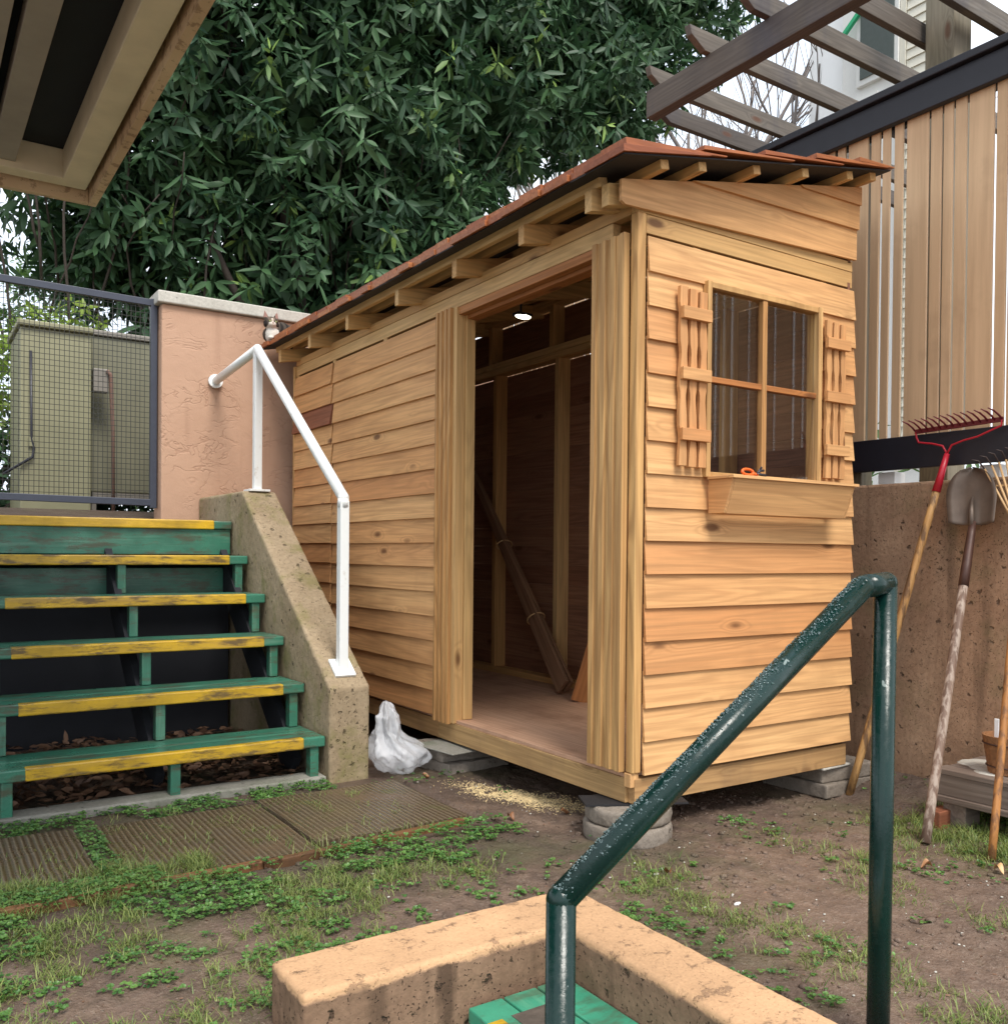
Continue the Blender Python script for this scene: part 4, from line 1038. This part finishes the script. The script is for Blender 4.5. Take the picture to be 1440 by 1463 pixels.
bush('shrub',[(-2.3,5.9,1.9,.42,.5,.9),(-2.15,5.7,1.4,.35,.4,.5)],520,.09,.035,M['mid'],'dark shrub left of the taller cabinet behind the gate','shrub',22)
bush('shrub',[(-2.0,5.15,1.4,.7,.3,.55),(-1.0,5.3,1.4,.8,.3,.55),(-.2,5.3,1.4,.6,.3,.5)],900,.09,.034,M['laurel'],'low dark shrub filling the ground behind the gate cabinets','shrub',27)
bush('shrub',[(.9,9.0,2.2,1.5,.8,1.2),(3.2,9.2,2.4,1.5,.8,1.3),(-.9,9.4,3.2,.6,.6,1.3)],1300,.12,.045,M['mid'],'mid green hedge shrub far behind the evergreen tree','shrub',23)

bush('shrub',[(3.2,1.2,.9,.7,1.2,1.0),(3.3,-.3,.7,.7,.8,.9)],420,.11,.045,M['mid'],'green shrub glimpsed through the gaps of the slat fence','shrub',24)
# bare trees
def bare(x,y,h,seed,lab,r=.07,z0=-.1,lean=(0,0)):
    rr=random.Random(seed); t=thing('bare_tree',(x,y,z0),lab,'tree','leafless trees beyond the pergola'); mt=MB(); mc=MB()
    def br(p,d,L,r,dep,mm):
        pts=[p]; n=5
        for i in range(n):
            d=(d+Vector((rr.uniform(-1,1),rr.uniform(-1,1),rr.uniform(-.5,.7)))*.13).normalized(); pts.append(pts[-1]+d*L/n)
        mm.tube(pts,[r*(1-.45*i/n) for i in range(n+1)],5 if dep else 7)
        if dep<4:
            for k in range(4 if dep<2 else 3):
                u=rr.uniform(.35,1); q=pts[min(n,max(1,int(u*n)))]
                nd=(d+Vector((rr.uniform(-1,1),rr.uniform(-1,1),rr.uniform(-.2,.9)))*.75).normalized(); br(q,nd,L*rr.uniform(.5,.72),r*.5,dep+1,mc)
    br(Vector((x,y,z0)),Vector((lean[0],lean[1],1)).normalized(),h*.6,r,0,mt)
    mt.build('trunk',M['barebark'],t); mc.build('crown',M['barebark'],t)
bare(9.6,10.2,13,1,'slim leafless tree seen through the left of the pergola rafters',.10)
bare(11.8,10.6,15,2,'tall leafless tree behind the middle pergola rafters',.12)
bare(13.2,10.0,15,3,'leafless tree beside the pale house behind the pergola',.11)
bare(8.6,11.5,12,5,'leafless tree nearest the evergreen crown beyond the pergola',.09)
bare(-1.6,9.5,5.6,4,'small leafless tree against the sky left of the evergreen',.035,1.0,(-.15,0))

# ------------------------------------------------------------------ pergola
t=thing('pergola',(2.0,.3,1.0),'weathered dark timber pergola above the slat fence','pergola')
m=MB(); m.box(1.245,1.315,-2.2,1.34,3.30,3.448,1); m.build('main_beam',M['pergola'],t,.004)
for y in (-.44,-.05,.225,.505,.885,1.285,1.545):
    m=MB(); x0={.885:1.10,1.285:1.20,1.545:1.50}.get(y,1.03); z=3.449
    m.prism([(x0,z+.10),(x0+.015,z+.055),(x0+.11,z),(3.9,z),(3.9,z+.10)],y-.019,y+.019,'xz',axis=0); m.build('rafter',M['pergola'],t,.003)
m=MB(); m.box(2.02,2.17,.03,.18,-.2,4.4,2); m.build('post',M['post_wood'],t,.006)
m=MB(); m.box(2.3,2.37,-2.2,2.6,3.30,3.448,1); m.build('main_beam',M['pergola'],t,.004)

# ------------------------------------------------------------------ pale house
t=thing('pale_house',(9,4.6,-.1),'pale cream clapboard house with grey windows behind the pergola','house')
FP=[(8,5.05),(8,3.35),(13,7.2),(13,9.5)]
m=MB(); m.prism(FP[::-1],-.1,11.,'xy'); m.build('wall',M['housewhite'],t)
m=MB(); z=2.0
while z<10.9:
    m.prism([(7.972,z),(7.999,z),(7.999,z+.118),(7.992,z+.118)][::1],3.36,4.13,'xz'); z+=.12
m.build('siding',M['housecream'],t)
m=MB(); m.box(7.965,8,4.14,4.21,1,10.9,2); m.build('corner_board',M['housecream'],t)
m=MB(); m.box(7.94,7.999,4.22,4.80,6.85,7.95); w=m.build('window_frame',M['housewhite'],t)
m=MB(); m.box(7.925,7.9395,4.27,4.74,6.92,7.85); m.build('pane',M['houseglass'],w)
m=MB(); m.box(7.94,7.999,4.50,4.92,5.6,6.70); w=m.build('window_frame',M['housewhite'],t)
m=MB(); m.box(7.925,7.9395,4.55,4.72,5.7,6.62); m.build('pane',M['houseglass'],w)
m=MB(); m.bar((7.9,5.0,7.55),(7.9,4.75,7.75),.05,.05); m.build('downpipe',M['greenplastic'],t)

# ------------------------------------------------------------------ ground cover
def scatter_leaves(name,pts,ll,lw,mat,flat=.6,seed=1,lift=.0,yr=0,up=.3):
    g=np.random.default_rng(seed); n=len(pts); P=np.array(pts)
    a=g.random(n)*2*math.pi; d=unit(np.stack([np.cos(a),np.sin(a),g.normal(size=n)*.2+up],1)); nm=unit(np.stack([g.normal(size=n)*(1-flat),g.normal(size=n)*(1-flat),np.ones(n)],1))
    return leaf_mesh(name,P,d,nm,ll*(.6+.8*g.random(n)),lw*(.7+.6*g.random(n)),g.random(n),np.zeros(n),mat,None,.1,.25)
def inside_obst(x,y):
    if -1.53<x<-.66 and y<-.48: return True
    if -.02<x<1.24 and .0<y<3.4: return True
    if -.6<x<-.38 and y>1.34: return True
    return False
rg=random.Random(5); P=[]
def n2(x,y,s,o=0): return noise.noise(Vector((x*s,y*s,o)))
# trifoliate clover: dense belts by the kerb and the edging, loose clumps in the lawn
tries=0
while len(P)<36000 and tries<400000:
    tries+=1; x=rg.uniform(-2.3,1.5); y=rg.uniform(-1.7,1.42)
    if inside_obst(x,y): continue
    d=0
    if 1.19<y<1.385 and x<-.60: d=.30+1.5*n2(x,y,5,1)-(y<1.24)*.2
    elif .10<y<.42+ (x+1.2)*.06 and x<-.25: d=.30+1.5*n2(x,y,3.1,2)+1.0*n2(x,y,11,5)-max(0,(.27-y))*2.6-max(0,x+.55)*1.8
    elif y<.3 and x<-.35: d=max(0,n2(x,y,2.6,3)*1.0+n2(x,y,13,6)*.9+.03)*(.55 if x<-1.1 else .3)
    elif .4<=y<=1.18 and x<-.33:
        d=.30 if (-1.655<x<-1.585) else (.30 if (y<.56 and x<-1.5) else 0)
    else: d=max(0,n2(x,y,3.0,4)*.9+n2(x,y,15,7)*.9-.28)*.25
    if rg.random()>min(d,.24 if (y>.02 or x>-.3) else .17): continue
    z=gh(x,y); h=rg.uniform(.006,.030) if (y<.5 and y>.05 and x<-.3) or y>1.19 else rg.uniform(.004,.02)
    if .4<=y<=1.18: z=-.117
    a=rg.uniform(0,6.28)
    for k in range(3): P.append((x+.002*math.cos(a+k*2.1),y+.002*math.sin(a+k*2.1),z+h))
g=np.random.default_rng(4); n=len(P)//3; P=np.array(P[:n*3]); a=np.repeat(g.random(n)*6.28,3)+np.tile([0,2.094,4.19],n)
nm=np.repeat(unit(np.stack([g.normal(size=n)*.35,g.normal(size=n)*.35-.15,np.ones(n)],1)),3,axis=0)
sz=np.repeat(.0075*(.5+1.1*g.random(n)),3)
o=leaf_mesh('clover',P,unit(np.stack([np.cos(a),np.sin(a),np.full(n*3,.1)],1)),nm,sz,sz*1.25,np.repeat(g.random(n),3),np.zeros(n*3),M['clover'],None,.15,.2); tag(o,kind='stuff')
# grass blades
V=[];F=[];RN=[]
def blade(x,y,z,h,lean,w,a):
    n=len(V); dx,dy=math.cos(a),math.sin(a); sx,sy=-dy*w,dx*w
    V.extend([(x-sx,y-sy,z),(x+sx,y+sy,z),(x+sx*.7+dx*lean*.35,y+sy*.7+dy*lean*.35,z+h*.6),(x-sx*.7+dx*lean*.35,y-sy*.7+dy*lean*.35,z+h*.6),(x+dx*lean,y+dy*lean,z+h)])
    F.extend([(n,n+1,n+2,n+3),(n+3,n+2,n+4)]); r=rg.random(); RN.extend([r]*5)
tries=0; tufts=0
while tufts<9000 and tries<300000:
    tries+=1; x=rg.uniform(-2.4,1.5); y=rg.uniform(-1.9,1.2)
    if inside_obst(x,y): continue
    if x>-.5: d=max(0,n2(x,y,2.3,8)*1.4+.10+(x-.6)*.35-max(0,y+.35)*1.6)
    elif y<.3: d=max(0,n2(x,y,2.2,6)*1.3+.26+(-1.2-x)*.35)
    elif .36<y<.62 and x<-1.35: d=.9
    else: d=.03
    d*=max(0,.45+1.6*n2(x,y,12,4))
    if rg.random()>d: continue
    tufts+=1; k=rg.randint(4,15); s=rg.uniform(.008,.03); z=gh(x,y) if not (.42<y<1.2 and x<-.35) else -.12
    hh=rg.uniform(.008,.03)*(1.4 if (.36<y<.62) or x>.9 else 1)
    for q in range(k):
        blade(x+rg.gauss(0,s),y+rg.gauss(0,s),z-.004,hh*rg.uniform(.5,1.3),hh*rg.uniform(.5,2.0),rg.uniform(.0009,.0019),rg.uniform(0,6.28))
me=bpy.data.meshes.new('grass'); me.from_pydata(V,[],F); at=me.attributes.new('rnd','FLOAT','POINT'); at.data.foreach_set('value',np.array(RN,dtype=np.float32)); at=me.attributes.new('yng','FLOAT','POINT')
me.materials.append(M['grass']); o=bpy.data.objects.new('grass',me); COL.objects.link(o); tag(o,kind='stuff')
# soil crumbs and white chips
m=MB()
for i in range(6000):
    x=rg.uniform(-1.4,1.5); y=rg.uniform(-1.7,1.3)
    if (x<-.35 and y>.4) or inside_obst(x,y) and not (-.02<x<1.24 and 0<y<.35): continue
    if rg.random()>.35+n2(x,y,3,12)+(.5 if y>-.5 and x>-.1 else 0): continue
    s=rg.uniform(.002,.006) if rg.random()<.85 else rg.uniform(.006,.013); m.ball((x,y,gh(x,y)+s*.2),s,(rg.uniform(.8,1.5),rg.uniform(.8,1.5),rg.uniform(.5,.9)),4)
tag(m.build('soil_crumbs',M['soil']),kind='stuff')
m=MB()
for i in range(230):
    x=rg.uniform(-1.0,1.3); y=rg.uniform(-1.2,1.2)
    if inside_obst(x,y): continue
    s=rg.uniform(.0015,.0042); m.ball((x,y,gh(x,y)+s*.6),s,(1.3,1,.6),4)
tag(m.build('white_chips',M['lite_conc']),kind='stuff')
# sawdust
m=MB()
for i in range(11000):
    u=rg.gauss(0,1); x=-.01-.05*u+rg.gauss(0,.045); y=.70+.13*u+rg.gauss(0,.035)
    if rg.random()>.75+n2(x,y,16,3): continue
    sz_=rg.uniform(.0008,.0026); m.ball((x,y,gh(x,y)+sz_*.25),sz_,(rg.uniform(.8,1.8),rg.uniform(.8,1.8),.5),3)
tag(m.build('sawdust',M['sawdust']),kind='stuff')
# brown bits trodden into the soil
pts=[]
for i in range(2600):
    x=rg.uniform(-2.0,1.4); y=rg.uniform(-1.7,1.3)
    if inside_obst(x,y) or (x<-.35 and y>.4): continue
    if rg.random()>.45+n2(x,y,3,15): continue
    pts.append((x,y,gh(x,y)+.002))
TRODDEN=pts
# litter on landing and under the stairs
pts=[]
for i in range(2600):
    x=rg.uniform(-2.3,-.62); y=rg.uniform(2.9,3.58) if rg.random()<.35 else rg.uniform(3.62,4.25); pts.append((x,y,(1.0 if y<3.62 else 1.02)+rg.uniform(.002,.035)))
for i in range(1500):
    pts.append((rg.uniform(-2.4,-.62),rg.uniform(1.5,2.75),GZ+rg.uniform(.0,.03)))
o=scatter_leaves('leaf_litter',pts,.06,.028,M['litter'],.3,9); tag(o,kind='stuff')
o=scatter_leaves('trodden_litter',TRODDEN,.013,.006,M['litter'],.75,12,up=.05); tag(o,kind='stuff')
# single fallen leaves
FL=[(-.21,.46,'curled rust coloured fallen leaf on bare soil in front of the ribbed slabs'),(.0,.39,'dark red fallen leaf near the sawdust below the doorway'),(-.66,.25,'flat brown fallen leaf on the mud below the clover strip'),(-.20,1.16,'pinkish fallen leaf beside the plastic bag'),(-.13,-.32,'pale tan fallen leaf on the soil left of the foreground pipe'),(.78,-.89,'yellow fallen leaf in the grass near the orange rake handle'),(.62,-.74,'light brown fallen leaf beside the shovel foot')]
for i,(x,y,lab) in enumerate(FL):
    m=MB(); a=rg.uniform(0,6.28); l=.038; P_=[];F_=[]; n=7
    for k in range(n+1):
        u=k/n; hw=.34*l*math.sin(math.pi*min(1,u*1.02))**.8
        for s in (-1,0,1): P_.append((u*l*1.0-l/2,s*hw,.010+.016*abs(s)*math.sin(u*3)+.008*math.sin(u*5+i)))
    for k in range(n):
        for s in (0,1): q=k*3+s; F_.append((q,q+3,q+4,q+1))
    Mx=Matrix.Translation((x,y,gh(x,y)))@Matrix.Rotation(a,4,'Z')
    m.solid(P_,F_,Mx,0,None,True); o=m.build('fallen_leaf',M['deadleaf'] if i!=5 else M['yellowleaf'] if 'yellowleaf' in M else M['bamboo']); tag(o,lab,'leaf','single fallen leaves on the soil')
for i,(x,y) in enumerate([(-.15,-.28),(-.10,-.255),(-.18,-.42),(-.32,.10),(-.12,-.60)]):
    m=MB(); m.ball((x,y,gh(x,y)+.004),.011,(1.2,.55,.35),6); o=m.build('litter_scrap',M['white_plastic'],None,0,.012); tag(o,['larger of two white scraps lying close together behind the corner wall','smaller of two white scraps lying close together behind the corner wall','white scrap nearest the peach topped wall corner','lone white scrap on the mud in front of the doorway','white scrap among the grass right of the corner wall'][i],'scrap','white scraps on the soil')

# ------------------------------------------------------------------ light, sky, camera
w=bpy.data.worlds.new('World'); S.world=w; w.use_nodes=True; nt=w.node_tree; nt.nodes.clear()
out=nt.nodes.new('ShaderNodeOutputWorld'); bg=nt.nodes.new('ShaderNodeBackground'); sky=nt.nodes.new('ShaderNodeTexSky')
EL,AZ=R(56),R(186)      # sun from the right front, above
sky.sky_type='NISHITA'; sky.sun_disc=False; sky.sun_elevation=EL; sky.sun_rotation=AZ; sky.dust_density=3; sky.air_density=1.5
tc=nt.nodes.new('ShaderNodeTexCoord'); nz=nt.nodes.new('ShaderNodeTexNoise'); nz.inputs['Scale'].default_value=2.2; nz.inputs['Detail'].default_value=5
nt.links.new(tc.outputs['Generated'],nz.inputs['Vector'])
rp=nt.nodes.new('ShaderNodeValToRGB'); rp.color_ramp.elements[0].position=.35; rp.color_ramp.elements[0].color=(7.6,8.6,10.0,1); rp.color_ramp.elements[1].position=.62; rp.color_ramp.elements[1].color=(10.5,10.8,11.2,1)
nt.links.new(nz.outputs[0],rp.inputs[0])
mx_=nt.nodes.new('ShaderNodeMix'); mx_.data_type='RGBA'; mx_.inputs[0].default_value=.85
nt.links.new(sky.outputs[0],mx_.inputs[6]); nt.links.new(rp.outputs[0],mx_.inputs[7]); nt.links.new(mx_.outputs[2],bg.inputs[0]); bg.inputs[1].default_value=.092; nt.links.new(bg.outputs[0],out.inputs[0])
sd=bpy.data.lights.new('sun','SUN'); sd.energy=1.9; sd.angle=R(22); sd.color=(1,.95,.88); so=bpy.data.objects.new('sun',sd); COL.objects.link(so)
dirv=Vector((math.sin(AZ)*math.cos(EL),math.cos(AZ)*math.cos(EL),math.sin(EL))); so.rotation_euler=dirv.to_track_quat('Z','Y').to_euler()

f,px,py,pz,yaw,pit,rol,cy=1299.1494,-2.179,-2.4368,.8987,.5868,-.0117,.0092,804.9
cd=bpy.data.cameras.new('camera'); cam=bpy.data.objects.new('camera',cd); COL.objects.link(cam); S.camera=cam
fw=Vector((math.sin(yaw)*math.cos(pit),math.cos(yaw)*math.cos(pit),math.sin(pit))); r0=Vector((math.cos(yaw),-math.sin(yaw),0)); u0=r0.cross(fw)
rr=r0*math.cos(rol)+u0*math.sin(rol); uu=-r0*math.sin(rol)+u0*math.cos(rol)
cam.matrix_world=Matrix(((rr.x,uu.x,-fw.x,px),(rr.y,uu.y,-fw.y,py),(rr.z,uu.z,-fw.z,pz),(0,0,0,1)))
cd.sensor_fit='HORIZONTAL'; cd.sensor_width=36; cd.lens=f/1440*36; cd.shift_y=(cy-731.5)/1440; cd.clip_end=2000; cd.clip_start=.05
S.view_settings.view_transform='Standard'; S.view_settings.look='None'; S.view_settings.gamma=1; S.view_settings.exposure=.95
S.cycles.max_bounces=8; S.cycles.transparent_max_bounces=12
